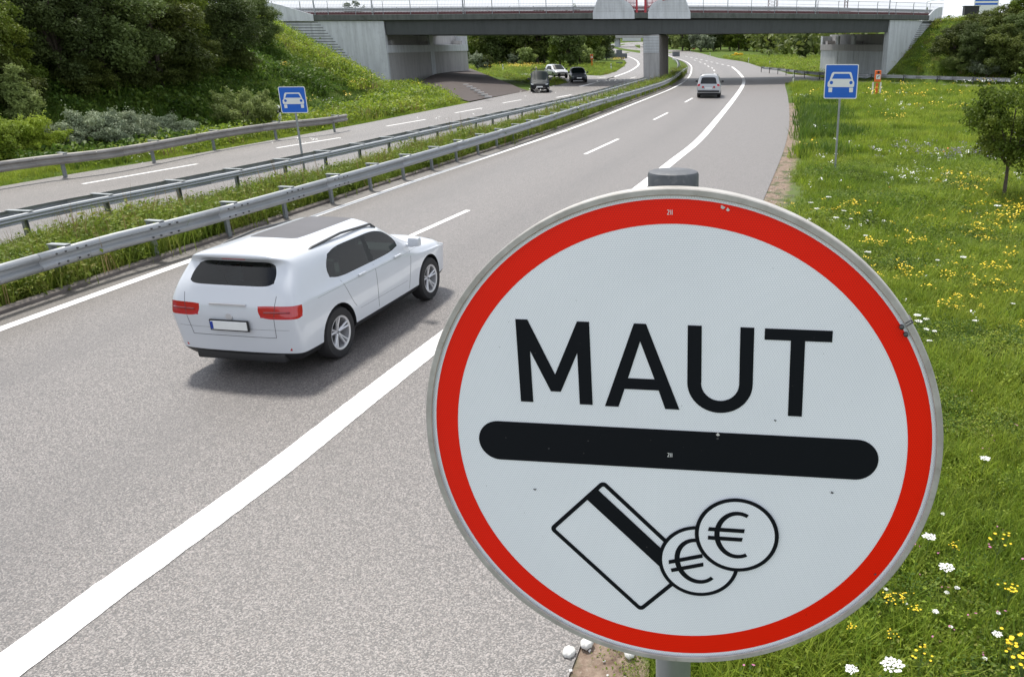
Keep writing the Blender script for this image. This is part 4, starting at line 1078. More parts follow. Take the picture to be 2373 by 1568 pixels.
# white stones at the road edge by the post
for k, (sx, sy, r_, lbl) in enumerate([(1900 + 895 / 2.373, 2200 + 985 / 2.373, .040, 'white pitted stone on the asphalt edge, leftmost below the big round sign'), (1900 + 1062 / 2.373, 2200 + 905 / 2.373, .040, 'white stone touching the rim outline, between the asphalt and the soil'), (1900 + 1470 / 2.373, 2200 + 1000 / 2.373, .034, 'white stone in the grass just left of the big sign post')]):
    x, y = at(sx, sy); bm = bmesh.new(); bmesh.ops.create_icosphere(bm, subdivisions=3, radius=1)
    for v in bm.verts:
        n_ = 1 + .10 * math.sin(v.co.x * 7 + k) * math.sin(v.co.y * 6) + random.uniform(-.05, .05); v.co = Vector((v.co.x * r_ * 1.15 * n_, v.co.y * r_ * 1.3 * n_, v.co.z * r_ * .8 * n_))
    me = bpy.data.meshes.new('stone'); bm.to_mesh(me); bm.free(); o = mobj('white_stone', me, 'stone', smooth=True); o.location = (x, y, r_ * .5); tag(o, lbl, 'stone', 'white stones at the edge of the road')
# ------------------------------------------------------------------ vehicles
FR = [-1, -.76, -.48, .48, .76, 1]
def evaluated(o):
    dg = bpy.context.evaluated_depsgraph_get(); dg.update(); me = bpy.data.meshes.new_from_object(o.evaluated_get(dg)); return me
def wheel(parent, x, y, r, w, side, detail=True, rim='alloy'):
    t = bpy.data.objects.new('wheel', None); COL.objects.link(t); t.parent = parent; t.location = (x, y, r)
    h = w / 2
    b = MB(); b.lathe([(r * .66, -h), (r * .78, -h * 1.04), (r * .93, -h * .98), (r * .985, -h * .75), (r, -h * .4), (r, h * .4), (r * .985, h * .75), (r * .93, h * .98), (r * .78, h * 1.04), (r * .66, h), (r * .64, 0), (r * .66, -h)], 36 if detail else 20, axis='Y')
    b.build('tyre', 'tyre', t, True)
    b = MB(); s = side; R0 = r * .66
    b.lathe([(0, s * h * .25), (R0 * .2, s * h * .3), (R0 * .2, s * h * .1)] if detail else [(0, s * h * .6), (R0 * .92, s * h * .75)], 24, axis='Y')
    b.lathe([(R0 * .88, s * h * .9), (R0 * 1.0, s * h * .98), (R0, -s * h * .6), (R0 * .9, -s * h * .6), (R0 * .88, s * h * .9)], 30, axis='Y')
    if detail:
        for k in range(5):
            for d in (-.16, .16):
                a = 2 * PI * k / 5 + .3; a1 = a + d
                p0 = Vector((R0 * .12 * math.cos(a), s * h * .42, R0 * .12 * math.sin(a))); p1 = Vector((R0 * .95 * math.cos(a1), s * h * .8, R0 * .95 * math.sin(a1)))
                b.tube([p0, p0.lerp(p1, .5), p1], [R0 * .1, R0 * .07, R0 * .075], 6)
    b.build('rim', rim, t, True)
    b = MB(); b.lathe([(0, -s * h * .3), (R0 * .95, -s * h * .3)], 20, axis='Y'); b.build('brake_disc', 'bolt_dark', t)
    return t
def car(name, loc_, heading, label, paint, L=4.65, W=1.90, H=1.66, zb=.22, z3=.62, z4=.90, zbelt=1.06, hood=1.0, zwt=1.50, xr=.93, xf=3.75, r=.37,
        rear=(.16, .06, 0., .03, .12, .37, .21, .27), cowl=3.35, head=2.50, bpil=2.0, wstart=.78, detail=True, taper=.16, panoramic=True, cladding=True,
        quarter=False, roofrails=True, tail_from=.5, tail_lv=3, cargo=False, plate='sign_white', cat='car', group=None, wide_rear_glass=True, lamp_mat='red_lamp', scale=1., rbelt=None):
    root = empty(name, loc_, heading, label, cat, group); root.scale = (scale,) * 3
    w = W / 2; wt = w - taper - .09
    def ring(x, ws=1., hb=None, flat=False, up=None, xs=None, zoff=0, belt=None):
        bz = zbelt if belt is None else belt
        if flat:
            h_ = hb
            y = [w - .14, w - .03, w, w - .02, w - .06, w - .11, w - .2, w - .38]
            z = [zb, zb + .15, z3, min(z4, h_ - .12), h_ - .05, h_ - .01, h_ + .02, h_ + .045]
        else:
            y = [w - .14, w - .03, w, w - .015, w - .06, wt + .07, wt - .03, wt - .20]
            z = [zb, zb + .15, z3, z4, bz, zwt, H - .075, H - .015]
        y = [q * ws for q in y]
        X = [x] * 8 if xs is None else list(xs)
        if up is not None:
            for k in range(5, 8): X[k] = up[k - 5]
        return (X, y, z)
    win_band = []
    st = []
    st.append(ring(0, .955, xs=rear, belt=rbelt))
    s1 = [v + .13 for v in rear[:5]] + [rear[5] + .12, rear[6] + .16, rear[7] + .2]
    st.append(ring(0, .99, xs=s1, belt=(rbelt or zbelt) * .35 + zbelt * .65))
    st.append(ring(xr - .12 if not quarter else .45, 1, xs=[wstart - .2] * 4 + [wstart, wstart + .28, wstart + .25, wstart + .25]))
    mid = (wstart + .3 + bpil) / 2
    st.append(ring(mid)); st.append(ring(bpil - .05)); st.append(ring(bpil + .05))
    st.append(ring(0, xs=[cowl - .35] * 4 + [cowl - .3, head + .03, head, head - .04]))
    st.append(ring(cowl, .985, hb=hood, flat=True, xs=[cowl + .05] * 5 + [cowl + .06, cowl + .08, cowl + .1]))
    st.append(ring((cowl + L) / 2 + .15, .975, hb=hood - .03, flat=True))
    st.append(ring(L - .28, .93, hb=hood - .10, flat=True))
    fr_ = ring(L, .86, hb=hood - .17, flat=True, xs=[L - .16, L - .07, L - .01, L, L - .04, L - .09, L - .13, L - .17]); st.append(fr_)
    N = len(st); bm = bmesh.new(); V = {}
    def key_ok(i, j, c): return i in (0, N - 1) or j in (0, 7) or c in (0, 5)
    for i in range(N):
        X, Yv, Z = st[i]
        for j in range(8):
            for c in range(6):
                if not key_ok(i, j, c): continue
                f = FR[c]; x, y, z = X[j], Yv[j] * f, Z[j]
                if j == 7: z += (.035 if i < 7 else .02) * (1 - f * f)
                if i == 0: x -= .07 * (1 - f * f) * (1 if j < 6 else .6)
                if i == N - 1: x += .11 * (1 - f * f)
                if i in (6, 7) and j == 7: x += .09 * (1 - f * f)
                V[i, j, c] = bm.verts.new((x, y, z))
    MN = ['body', 'window', 'windscreen', 'rear_window', 'tail_light', 'headlight', 'grille', 'sill_trim', 'glass_roof', 'wheel_well', 'pillar_trim']
    gm = 'glass_car' if detail else 'glass_tint'
    mats = [paint, gm, gm, gm if detail else 'glass_dark', lamp_mat, 'headlamp', 'black_plastic', 'black_plastic', 'roof_glass', 'black_plastic', 'black_plastic']
    def face(vs, m):
        f = bm.faces.new(vs); f.material_index = m; f.smooth = True
    for i in range(N - 1):
        for j in range(7):
            for c in (0, 5):
                m = 0
                if j == 0 and cladding: m = 7
                if j == 4 and 2 <= i <= 5: m = 1 if i != 4 else 10
                if quarter and j == 4 and i == 1: m = 3
                if cargo and j == 4 and i in (1, 2, 3): m = 0
                if j == tail_lv - 1 + 0 and i == 0 and detail: m = 4
                if i == N - 2 and j == 3: m = 5
                if i == 6 and j in (5, 6): m = 2 if j == 6 else 0
                q = [V[i, j, c], V[i + 1, j, c], V[i + 1, j + 1, c], V[i, j + 1, c]]
                face(q if c == 0 else q[::-1], m)
        for c in range(5):
            m = 2 if i == 6 else 0
            if panoramic and i in (2, 3, 4, 5) and 1 <= c <= 3: m = 8
            q = [V[i, 7, c], V[i + 1, 7, c], V[i + 1, 7, c + 1], V[i, 7, c + 1]]; face(q, m)
            q = [V[i, 0, c], V[i + 1, 0, c], V[i + 1, 0, c + 1], V[i, 0, c + 1]]; face(q[::-1], 7)
    for j in range(7):
        for c in range(5):
            m = 0
            if j == 4 and (1 <= c <= 3): m = 3
            if j == tail_lv - 1 and c in (0, 4): m = 4
            if j == tail_lv - 1 and c in (1, 3) and tail_from < .55: m = 4
            if j == 0 and cladding: m = 7
            face([V[0, j, c], V[0, j + 1, c], V[0, j + 1, c + 1], V[0, j, c + 1]], m)
            m = 0
            if j == 3 and c in (0, 4): m = 5
            if j in (3,) and 1 <= c <= 3: m = 6
            if j == 1 and 1 <= c <= 3: m = 6
            if j == 0: m = 7
            face([V[N - 1, j, c], V[N - 1, j, c + 1], V[N - 1, j + 1, c + 1], V[N - 1, j + 1, c]], m)
    bm.normal_update()
    cl = bm.edges.layers.float.new('crease_edge')
    for e in bm.edges:
        if len(e.link_faces) == 2:
            a, c = e.link_faces[0].material_index, e.link_faces[1].material_index
            zz = (e.verts[0].co.z + e.verts[1].co.z) / 2
            if a != c: e[cl] = .75
            elif abs(zz - z4) < .02 and abs(e.verts[0].co.z - e.verts[1].co.z) < .02: e[cl] = .35
    bmesh.ops.recalc_face_normals(bm, faces=bm.faces[:])
    me = bpy.data.meshes.new('car_cage'); bm.to_mesh(me); bm.free()
    for m in mats: me.materials.append(M[m])
    o = bpy.data.objects.new('cage', me); COL.objects.link(o)
    md = o.modifiers.new('s', 'SUBSURF'); md.levels = md.render_levels = 3 if detail else 2
    cuts = []
    for x in (xr, xf):
        for s in (-1, 1):
            b = MB(); rr = r * 1.13; b.lathe([(0, -.2), (rr, -.2), (rr, .3), (0, .3)], 32, axis='Y'); cm = b.mesh('cut')
            for m in mats: cm.materials.append(M[m])
            cm.polygons.foreach_set('material_index', [9] * len(cm.polygons))
            co_ = bpy.data.objects.new('cut', cm); COL.objects.link(co_); co_.location = (x, s * (w - .04), r * 1.02); cuts.append(co_)
            bo = o.modifiers.new('b', 'BOOLEAN'); bo.operation = 'DIFFERENCE'; bo.object = co_; bo.solver = 'EXACT'; bo.material_mode = 'INDEX'; bo.use_self = detail
    me2 = evaluated(o); bpy.data.objects.remove(o)
    for c_ in cuts: bpy.data.objects.remove(c_)
    from mathutils.bvhtree import BVHTree
    bvh = BVHTree.FromPolygons([v.co[:] for v in me2.vertices], [tuple(p.vertices) for p in me2.polygons])
    # split by material (and by island for windows and lights)
    bm = bmesh.new(); bm.from_mesh(me2)
    idx = set(f.material_index for f in bm.faces)
    for m in sorted(idx):
        sub = bm.copy(); bmesh.ops.delete(sub, geom=[f for f in sub.faces if f.material_index != m], context='FACES')
        groups = [sub]
        if m in (1, 4, 5, 9, 10):
            groups = []; sub.faces.ensure_lookup_table(); seen = set()
            for f0 in sub.faces:
                if f0.index in seen: continue
                stack = [f0]; comp = set()
                seen.add(f0.index)
                while stack:
                    f_ = stack.pop(); comp.add(f_.index)
                    for e in f_.edges:
                        for g_ in e.link_faces:
                            if g_.index not in seen: seen.add(g_.index); stack.append(g_)
                k = sub.copy(); k.faces.ensure_lookup_table(); bmesh.ops.delete(k, geom=[f_ for f_ in k.faces if f_.index not in comp], context='FACES'); groups.append(k)
        for g_ in groups:
            if not len(g_.faces): continue
            mm = bpy.data.meshes.new(MN[m])
            for f_ in g_.faces: f_.material_index = 0
            g_.to_mesh(mm); ob = mobj(MN[m], mm, mats[m], root)
    bm.free()
    for x in (xr, xf):
        for s in (-1, 1): wheel(root, x, s * (w - .145), r, .235, s, detail)
    # number plates, mirrors, handles, rails, seams
    b = MB(); b.cbox((rear[2] - .075 if detail else rear[3] - .08, 0, .76 if detail else z3 + .1), (.025, .52, .115), .008); b.build('number_plate', plate, root)
    b = MB(); b.cbox((L + .115, 0, .48), (.025, .52, .115), .008); b.build('number_plate', plate, root)
    for s in (-1, 1):
        b = MB(); b.cbox((cowl - .28, s * (w + .10), zbelt + .07), (.12, .2, .15), .045); b.cbox((cowl - .25, s * (w - .0), zbelt + .0), (.07, .14, .05), .02); b.build('wing_mirror', paint if detail else 'black_plastic', root, True)
        if roofrails:
            b = MB(); x0_, x1_ = wstart + .05, head - .05; yy = s * (wt - .03)
            b.tube([(x0_ - .1, yy, H - .13), (x0_ + .1, yy, H - .075), ((x0_ + x1_) / 2, yy, H - .035), (x1_, yy, H - .075), (x1_ + .12, yy, H - .15)], .019, 8); b.build('roof_rail', 'bolt_dark', root, True)
        if detail:
            for xx in (1.72, 2.78):
                b = MB(); b.cbox((xx - .1, s * (w - .005), z4 + .01), (.2, .035, .03), .01); b.build('door_handle', paint, root)
            def side_pt(x, z):
                h_ = bvh.ray_cast(Vector((x, s * 3, z)), Vector((0, -s, 0)), 4); return (h_[0] + Vector((0, s * .0005, 0)))[:] if h_[0] else None
            def seam(pts_, r_=.003, nm='door_seam'):
                pts_ = [q for q in pts_ if q]
                if len(pts_) > 2: b = MB(); b.tube(pts_, r_, 4); b.build(nm, 'seam', root)
            zs_ = np.linspace(.36, zbelt - .03, 10)
            seam([side_pt(cowl - .38 + .02 * k, z) for k, z in enumerate(zs_)]); seam([side_pt(bpil, z) for z in zs_])
            seam([side_pt(xr + .46 - .30 * max(0, (z - .62) / .5) ** .8, z) for z in np.linspace(.62, zbelt - .03, 8)])
            seam([side_pt(x, .345) for x in np.linspace(xr + .5, cowl - .38, 12)])
            seam([side_pt(x, 1.0 + .012 * math.sin(x)) for x in np.linspace(.5, cowl + .6, 24)], .0012, 'shoulder_crease')
            seam([side_pt(x, .56) for x in np.linspace(xr + .55, cowl - .4, 16)], .0015, 'lower_crease')
            b = MB(); b.cbox((rear[1] - .015, s * .62, .44), (.02, .30, .05), .008); b.build('rear_reflector', 'red_lamp', root)
            b = MB(); b.lathe([(0, -.03), (.045, -.03), (.05, .03)], 16, (rear[0] - .04, s * .55, zb + .06), 'X'); b.build('exhaust', 'alloy', root, True)
    if detail:
        b = MB(); b.cbox((2.0, 0, .62), (3.3, W - .34, .5), .08); b.cbox((.72, 0, .93), (.75, W - .5, .16), .03); b.build('cabin_floor', 'cabin', root)
        b = MB(); b.cbox((3.05, 0, 1.0), (.5, W - .3, .2), .06); b.build('dashboard', 'cabin', root)
        for sx_, ys_ in ((1.28, (-.48, 0, .48)), (2.28, (-.42, .42))):
            for yy in ys_:
                b = MB(); b.cbox((sx_, yy, 1.02), (.14, .46, .56), .05); b.cbox((sx_ + .28, yy, .84), (.5, .48, .16), .05); b.cbox((sx_ - .03, yy, 1.38), (.09, .26, .17), .04); b.build('seat', 'cabin', root, True)
        b = MB(); b.lathe([(.17, -.012), (.19, 0), (.17, .012), (.155, 0), (.17, -.012)], 20, (2.86, .42, 1.08), 'X'); b.build('steering_wheel', 'black_plastic', root)
        b = MB(); b.box((rear[2] - .0895, .262 - .02, .76), (.003, .04, .1)); b.build('plate_strip', 'plate_blue', root)
        def rear_pt(y, z):
            h_ = bvh.ray_cast(Vector((-2, y, z)), Vector((1, 0, 0)), 5); return (h_[0] + Vector((-.0008, 0, 0)))[:] if h_[0] else None
        def rseam(pts_, r_=.0032, m_='seam', nm='tailgate_seam'):
            pts_ = [q for q in pts_ if q]; b = MB(); b.tube(pts_, r_, 4); b.build(nm, m_, root)
        for s in (-1, 1): rseam([rear_pt(s * (.60 + .06 * k / 9), .60 + .55 * k / 9) for k in range(10)])
        rseam([rear_pt(y, .60) for y in np.linspace(-.60, .60, 16)]); rseam([rear_pt(y, .71) for y in np.linspace(-.86, .86, 22)], .0015, 'seam', 'bumper_crease')
        b = MB(); b.cbox((rear[1] + .03, 0, .30), (.12, 1.30, .13), .03); b.build('diffuser', 'black_plastic', root, True)
        b = MB(); b.cbox((rear[2] - .068, 0, .76), (.02, .56, .15), .006); b.build('plate_frame', 'black_plastic', root)
        q_ = rear_pt(0, .87); b = MB(); b.lathe([(.0, -.012), (.045, -.012), (.05, 0)], 20, q_, 'X'); b.build('tailgate_badge', 'alloy', root, True)
        b = MB(); b.cbox((rear[6] + .03, 0, H - .085), (.03, .34, .022), .006); b.build('third_brake_light', 'red_lamp', root)
        b = MB(); b.tube([(rear[4] + .0, .02, zbelt + .03), (rear[4] + .09, -.32, zbelt + .16)], .009, 5); b.build('rear_wiper', 'black_plastic', root)
        b = MB(); b.prism([(rear[3] - .075, z4 - .01), (rear[3] - .06, z4 - .01), (rear[3] - .06, z4 + .015), (rear[3] - .075, z4 + .015)], -.26, .26); b.build('tailgate_trim', 'alloy', root)
        for s in (-1, 1):
            pp = [rear_pt(s * y, .95) for y in np.linspace(.50, .84, 8)]; b = MB(); b.tube([q for q in pp if q], .012, 5); b.build('lamp_strip', 'lamp_dark', root)
    return root
x0_, y0_ = at(1368, 1432); x1_, y1_ = at(1738, 1189)
hd = math.atan2(y1_ - y0_, x1_ - x0_)
ux, uy = math.cos(hd), math.sin(hd); lx, ly = -uy, ux
SS = .95
rx_, ry_ = x0_ - ux * .95 * SS + lx * .90 * SS, y0_ - uy * .95 * SS + ly * .90 * SS
car('white_suv', (rx_ + ux * .06, ry_ + uy * .06, .004), hd, 'big white five-door car with black roof rails, driving away in the near lane', 'white_paint', z3=.87, z4=1.03, zbelt=1.11, rbelt=1.26, zwt=1.525, scale=SS)
def place_from(px_, ahead, heading, W, right_rear=True): return None
# white people carrier seen from behind beyond the lane dashes
wx, wy = at(2838, 392)
pc = car('people_carrier', (wx - .1, wy - .4, .01), R(86), 'silvery white people carrier with red tail lamps driving towards the bridge, left lane', 'silver_paint', L=4.4, W=1.84, H=1.68, zbelt=1.02, z3=.62, z4=.86, hood=.98, cowl=3.45, head=2.75, detail=False,
    rear=(.1, .0, 0, .04, .1, .34, .36, .42), panoramic=False, cladding=True, r=.33, xf=3.55, tail_from=.6, tail_lv=4, lamp_mat='red_lamp')
b = MB(); b.cbox((-.10, 0, .50), (.06, 1.62, .13), .02); b.build('bumper_strip', 'black_plastic', pc)
for sg in (-1, 1):
    b = MB(); b.cbox((-.075, sg * .42, .80), (.03, .14, .14), .01); b.build('inner_lamp', 'red_lamp', pc)
def front_car(name, sx, sy, hdg, **k):
    x, y = at(sx, sy); L = k.get('L', 4.2); hx, hy = math.cos(hdg), math.sin(hdg)
    return car(name, (x - hx * L, y - hy * L, .01), hdg, **k)
van = front_car('small_van', 2160, 372, R(-82), label='small dark delivery van with roof bars, nearest of the oncoming vehicles', paint='dark_paint', L=4.1, W=1.62, H=1.66, zbelt=1.0, hood=.93, cowl=3.15, head=2.45, zwt=1.42, cargo=True, detail=False, panoramic=False, r=.30, xf=3.3, xr=.75,
    rear=(.08, .0, 0, .0, .03, .08, .12, .18), taper=.05, wstart=.7, bpil=1.8, roofrails=False, cat='van')
for xx in (1.2, 2.1):
    b = MB(); b.tube([(xx, -.70, 1.62), (xx, -.70, 1.80), (xx, .70, 1.80), (xx, .70, 1.62)], .028, 6); b.tube([(xx, -.5, 1.80), (xx, -.5, 1.93)], .03, 6); b.tube([(xx, .5, 1.80), (xx, .5, 1.93)], .03, 6); b.build('roof_bar', 'black_plastic', van)
front_car('estate_car', 2318, 332, R(-80), label='dark grey car with its nose towards us, last of the oncoming cars before the pier', paint='grey_paint', L=4.4, W=1.78, H=1.47, zbelt=.93, hood=.88, zwt=1.33, z4=.78, z3=.55, cowl=3.2, head=2.45, detail=False, panoramic=False, r=.31, xf=3.55, xr=.85)
front_car('white_hatchback', 2250, 314, R(-64), label='white hatchback turning out of the side road behind the small dark van', paint='white_paint', L=4.2, W=1.8, H=1.48, zbelt=.95, hood=.9, zwt=1.34, z4=.8, z3=.56, cowl=3.15, head=2.3, detail=False, panoramic=False, r=.33, xf=3.35, xr=.75, roofrails=False)
fx, fy_ = at(*c3s(1140, 402))
car('far_white_car', (fx, fy_, float(far_rise(fy_))), R(-60), 'tiny white car on the farthest visible stretch of road below the distant overpass', 'white_paint', L=4.4, W=1.8, H=1.5, zbelt=.95, hood=.9, zwt=1.34, z4=.8, z3=.56, cowl=3.15, head=2.3, detail=False, panoramic=False, r=.33, xf=3.35, xr=.75, roofrails=False)
# ------------------------------------------------------------------ vegetation
def np_mesh(name, V, F, var=None):
    """V (n,3), F (m,k) same-size faces, var per face"""
    me = bpy.data.meshes.new(name); n, k = F.shape
    me.vertices.add(len(V)); me.vertices.foreach_set('co', np.ascontiguousarray(V, dtype=np.float32).ravel())
    me.loops.add(n * k); me.loops.foreach_set('vertex_index', np.ascontiguousarray(F, dtype=np.int32).ravel())
    me.polygons.add(n); me.polygons.foreach_set('loop_start', np.arange(n, dtype=np.int32) * k); me.polygons.foreach_set('loop_total', np.full(n, k, dtype=np.int32))
    if var is not None:
        a = me.attributes.new('var', 'FLOAT', 'FACE'); a.data.foreach_set('value', np.ascontiguousarray(var, dtype=np.float32))
    me.update(calc_edges=True); return me
def leaves(cen, nrm, size, r, curl=.25, asp=.55):
    """folded diamond leaves: 2 tris each, random roll"""
    n = len(cen); rd = r.normal(size=(n, 3)); t = np.cross(nrm, rd); t /= np.linalg.norm(t, axis=1)[:, None] + 1e-9; b = np.cross(nrm, t)
    s = size * r.uniform(.6, 1.35, (n, 1))
    p0 = cen - t * s; p1 = cen + b * s * asp + nrm * s * curl; p2 = cen + t * s; p3 = cen - b * s * asp + nrm * s * curl
    V = np.stack([p0, p1, p2, p3], 1).reshape(-1, 3); i = np.arange(n)[:, None] * 4
    return V, np.concatenate([i + [0, 1, 2], i + [0, 2, 3]], 1).reshape(-1, 3)
def crown(seed, rx, ry, rz, zc, nclump, nleaf, size, shape='round', clump=.33, flat=.75, up=.35, sprays=0):
    """leaf clumps through the crown volume; returns mesh data and clump centres"""
    r = np.random.default_rng(seed); C = []
    while len(C) < nclump:
        p = r.uniform(-1, 1, 3); d = np.linalg.norm(p)
        if d > 1 or d < .35: continue
        if shape == 'cone': 
            k = (p[2] + 1) / 2; p[:2] *= 1.05 - .85 * k
        elif shape == 'dome' and p[2] < -.5: continue
        elif shape == 'vase': p[:2] *= .6 + .4 * (p[2] + 1) / 2
        C.append(p * (rx, ry, rz) * r.uniform(.9, 1.08))
    C = np.array(C); cr_ = clump * r.uniform(.55, 1.25, nclump) * (rx + ry + rz) / 3
    w = cr_ ** 2; w /= w.sum(); ci = r.choice(nclump, nleaf, p=w)
    d = r.normal(size=(nleaf, 3)); d /= np.linalg.norm(d, axis=1)[:, None]; d[:, 2] = np.where((d[:, 2] < 0) & (r.random(nleaf) < .45), -d[:, 2], d[:, 2])
    rad = cr_[ci, None] * r.uniform(.25, 1.0, (nleaf, 1)) ** .55 * (1 + .22 * np.sin(d[:, :1] * 7 + ci[:, None]) * np.sin(d[:, 1:2] * 6))
    P = C[ci] + d * rad * (1, 1, flat)
    # stray twigs poking out
    if sprays:
        ns = sprays; k = r.integers(0, nclump, ns); dd = C[k] / (np.linalg.norm(C[k], axis=1)[:, None] + 1e-6) + (0, 0, .5); dd /= np.linalg.norm(dd, axis=1)[:, None]
        m = 14; tt = np.tile(np.linspace(0, 1, m), ns); kk = np.repeat(k, m); d2 = np.repeat(dd, m, 0)
        P2 = C[kk] + d2 * (cr_[kk] * (.8 + .65 * tt))[:, None] + r.normal(size=(ns * m, 3)) * .05 * (rx + rz) / 2
        P = np.vstack([P, P2]); d = np.vstack([d, d2]); ci = np.concatenate([ci, kk])
    P[:, 2] += zc; P[:, 2] = np.maximum(P[:, 2], .05)
    nr = d * .6 + r.normal(size=P.shape) * .55 + (0, 0, up); nr /= np.linalg.norm(nr, axis=1)[:, None]
    V, F = leaves(P, nr, size, r)
    cv = r.random(nclump); var = np.clip(cv[ci] * .5 + r.random(len(P)) * .5, 0, 1)
    return V, F, np.repeat(var, 2), C + (0, 0, zc), cr_
def trunk_mb(h, r0, C, zc0, seed, nb=9, stems=1):
    rr = random.Random(seed); b = MB()
    for s in range(stems):
        ox, oy = (0, 0) if stems == 1 else (rr.uniform(-.3, .3), rr.uniform(-.3, .3))
        top = (ox * 3, oy * 3, h); b.tube([(ox, oy, -.3), (ox * 1.3 + rr.uniform(-.04, .04), oy * 1.3, h * .35), (ox * 2, oy * 2 + rr.uniform(-.06, .06), h * .7), top], [r0 * 1.15, r0 * .85, r0 * .6, r0 * .3], 8)
    idx = list(range(len(C))); rr.shuffle(idx)
    for i in idx[:nb]:
        c = C[i]; z0 = min(h * .9, max(zc0, c[2] * .45)); m = (c[0] * .45 + rr.uniform(-.1, .1), c[1] * .45, z0 + (c[2] - z0) * .6)
        b.tube([(0, 0, z0), m, tuple(c)], [r0 * .45, r0 * .3, r0 * .1], 5)
    return b
TREE = {}
def tree_kind(key, mat, rx, ry, rz, zc, nclump, nleaf, size, shape='round', th=None, r0=.12, stems=1, nb=9, **k):
    V, F, var, C, _ = crown(hash_(key), rx, ry, rz, zc, nclump, nleaf, size, shape, **k)
    me = np_mesh('crown', V, F, var); me.materials.append(M[mat])
    tb = trunk_mb(th or zc + rz * .4, r0, C, max(.3, zc - rz), hash_(key), nb, stems).mesh('trunk'); tb.materials.append(M['bark'])
    TREE[key] = (me, tb)
def hash_(s): return sum(ord(c) * (i + 7) for i, c in enumerate(s)) % 99991
def plant(key, name, cat, x, y, z, s, rz, lbl, group=None, sz=None):
    t = empty(name, (x, y, z), rz, lbl, cat, group); t.scale = (s, s, sz or s)
    for nm, me in (('crown', TREE[key][0]), ('trunk', TREE[key][1])):
        o = bpy.data.objects.new(nm, me); COL.objects.link(o); o.parent = t
    return t
# big close kinds
tree_kind('alder', 'leaf_deep', 3.3, 3.3, 4.0, 4.6, 95, 30000, .10, th=7, r0=.2, nb=14, clump=.26, sprays=70)
tree_kind('maple', 'leaf_dark', 3.2, 3.4, 3.9, 4.3, 80, 26000, .12, th=6.5, r0=.2, nb=12, clump=.28, sprays=50)
tree_kind('greenish', 'leaf_mid', 3.0, 3.0, 4.0, 4.4, 75, 24000, .12, th=6.5, r0=.18, nb=12, clump=.27, sprays=50)
tree_kind('mixed', 'leaf_dark', 3.0, 3.0, 3.0, 3.1, 60, 18000, .12, 'dome', th=4.5, r0=.16, clump=.3, sprays=30)
tree_kind('poplar', 'leaf_willow', 1.1, 1.1, 2.1, 2.2, 64, 13000, .065, 'cone', th=3.6, r0=.07, clump=.26, sprays=50)
tree_kind('willow_bush', 'leaf_willow', 1.9, 1.8, 1.35, 1.2, 70, 15000, .07, 'dome', th=1.6, r0=.05, stems=4, clump=.24, sprays=160)
tree_kind('silver_bush', 'leaf_silver', 1.9, 1.6, 1.05, .95, 60, 14000, .06, 'dome', th=1.3, r0=.05, stems=4, clump=.26, sprays=120)
tree_kind('olive_bush', 'leaf_olive', 2.1, 1.7, 1.2, 1.1, 60, 14000, .07, 'dome', th=1.4, r0=.05, stems=4, clump=.26, sprays=150)
tree_kind('hawthorn', 'leaf_mid', 1.42, 1.42, 1.22, 2.15, 62, 15000, .042, 'vase', th=2.4, r0=.05, nb=12, clump=.25, sprays=60, up=.2)
# far kinds
for i, (mt, sh) in enumerate([('leaf_dark', 'round'), ('leaf_mid', 'round'), ('leaf_deep', 'vase'), ('leaf_willow', 'dome'), ('leaf_mid', 'cone'), ('leaf_silver', 'dome')]):
    tree_kind('far%d' % i, mt, 2.8, 2.8, 3.4 if sh != 'dome' else 2.4, 3.9 if sh != 'dome' else 2.1, 42, 5200, .2, sh, th=5.5, r0=.16, clump=.3, sprays=16)

KH = {'alder': (8.9, 6.8), 'maple': (8.5, 6.8), 'greenish': (8.7, 6.2), 'mixed': (6.3, 6.2), 'poplar': (4.4, 2.7), 'willow_bush': (2.8, 4.3), 'silver_bush': (2.2, 4.1), 'olive_bush': (2.5, 4.6)}
def plant_px(k, name, cat, sx, sy, hpx, lbl, group=None, rz=0, wide=1., sink=.1):
    """stand a tree on the terrain at a photo position; hpx = its height there"""
    x, y, z = hit(sx, sy); d = y * math.cos(TH) + (CH - z) * math.sin(TH); s_ = hpx * .57935 * d / FP / KH[k][0]
    return plant(k, name, cat, x, y, z - sink, s_ * wide, rz, lbl, group, s_)
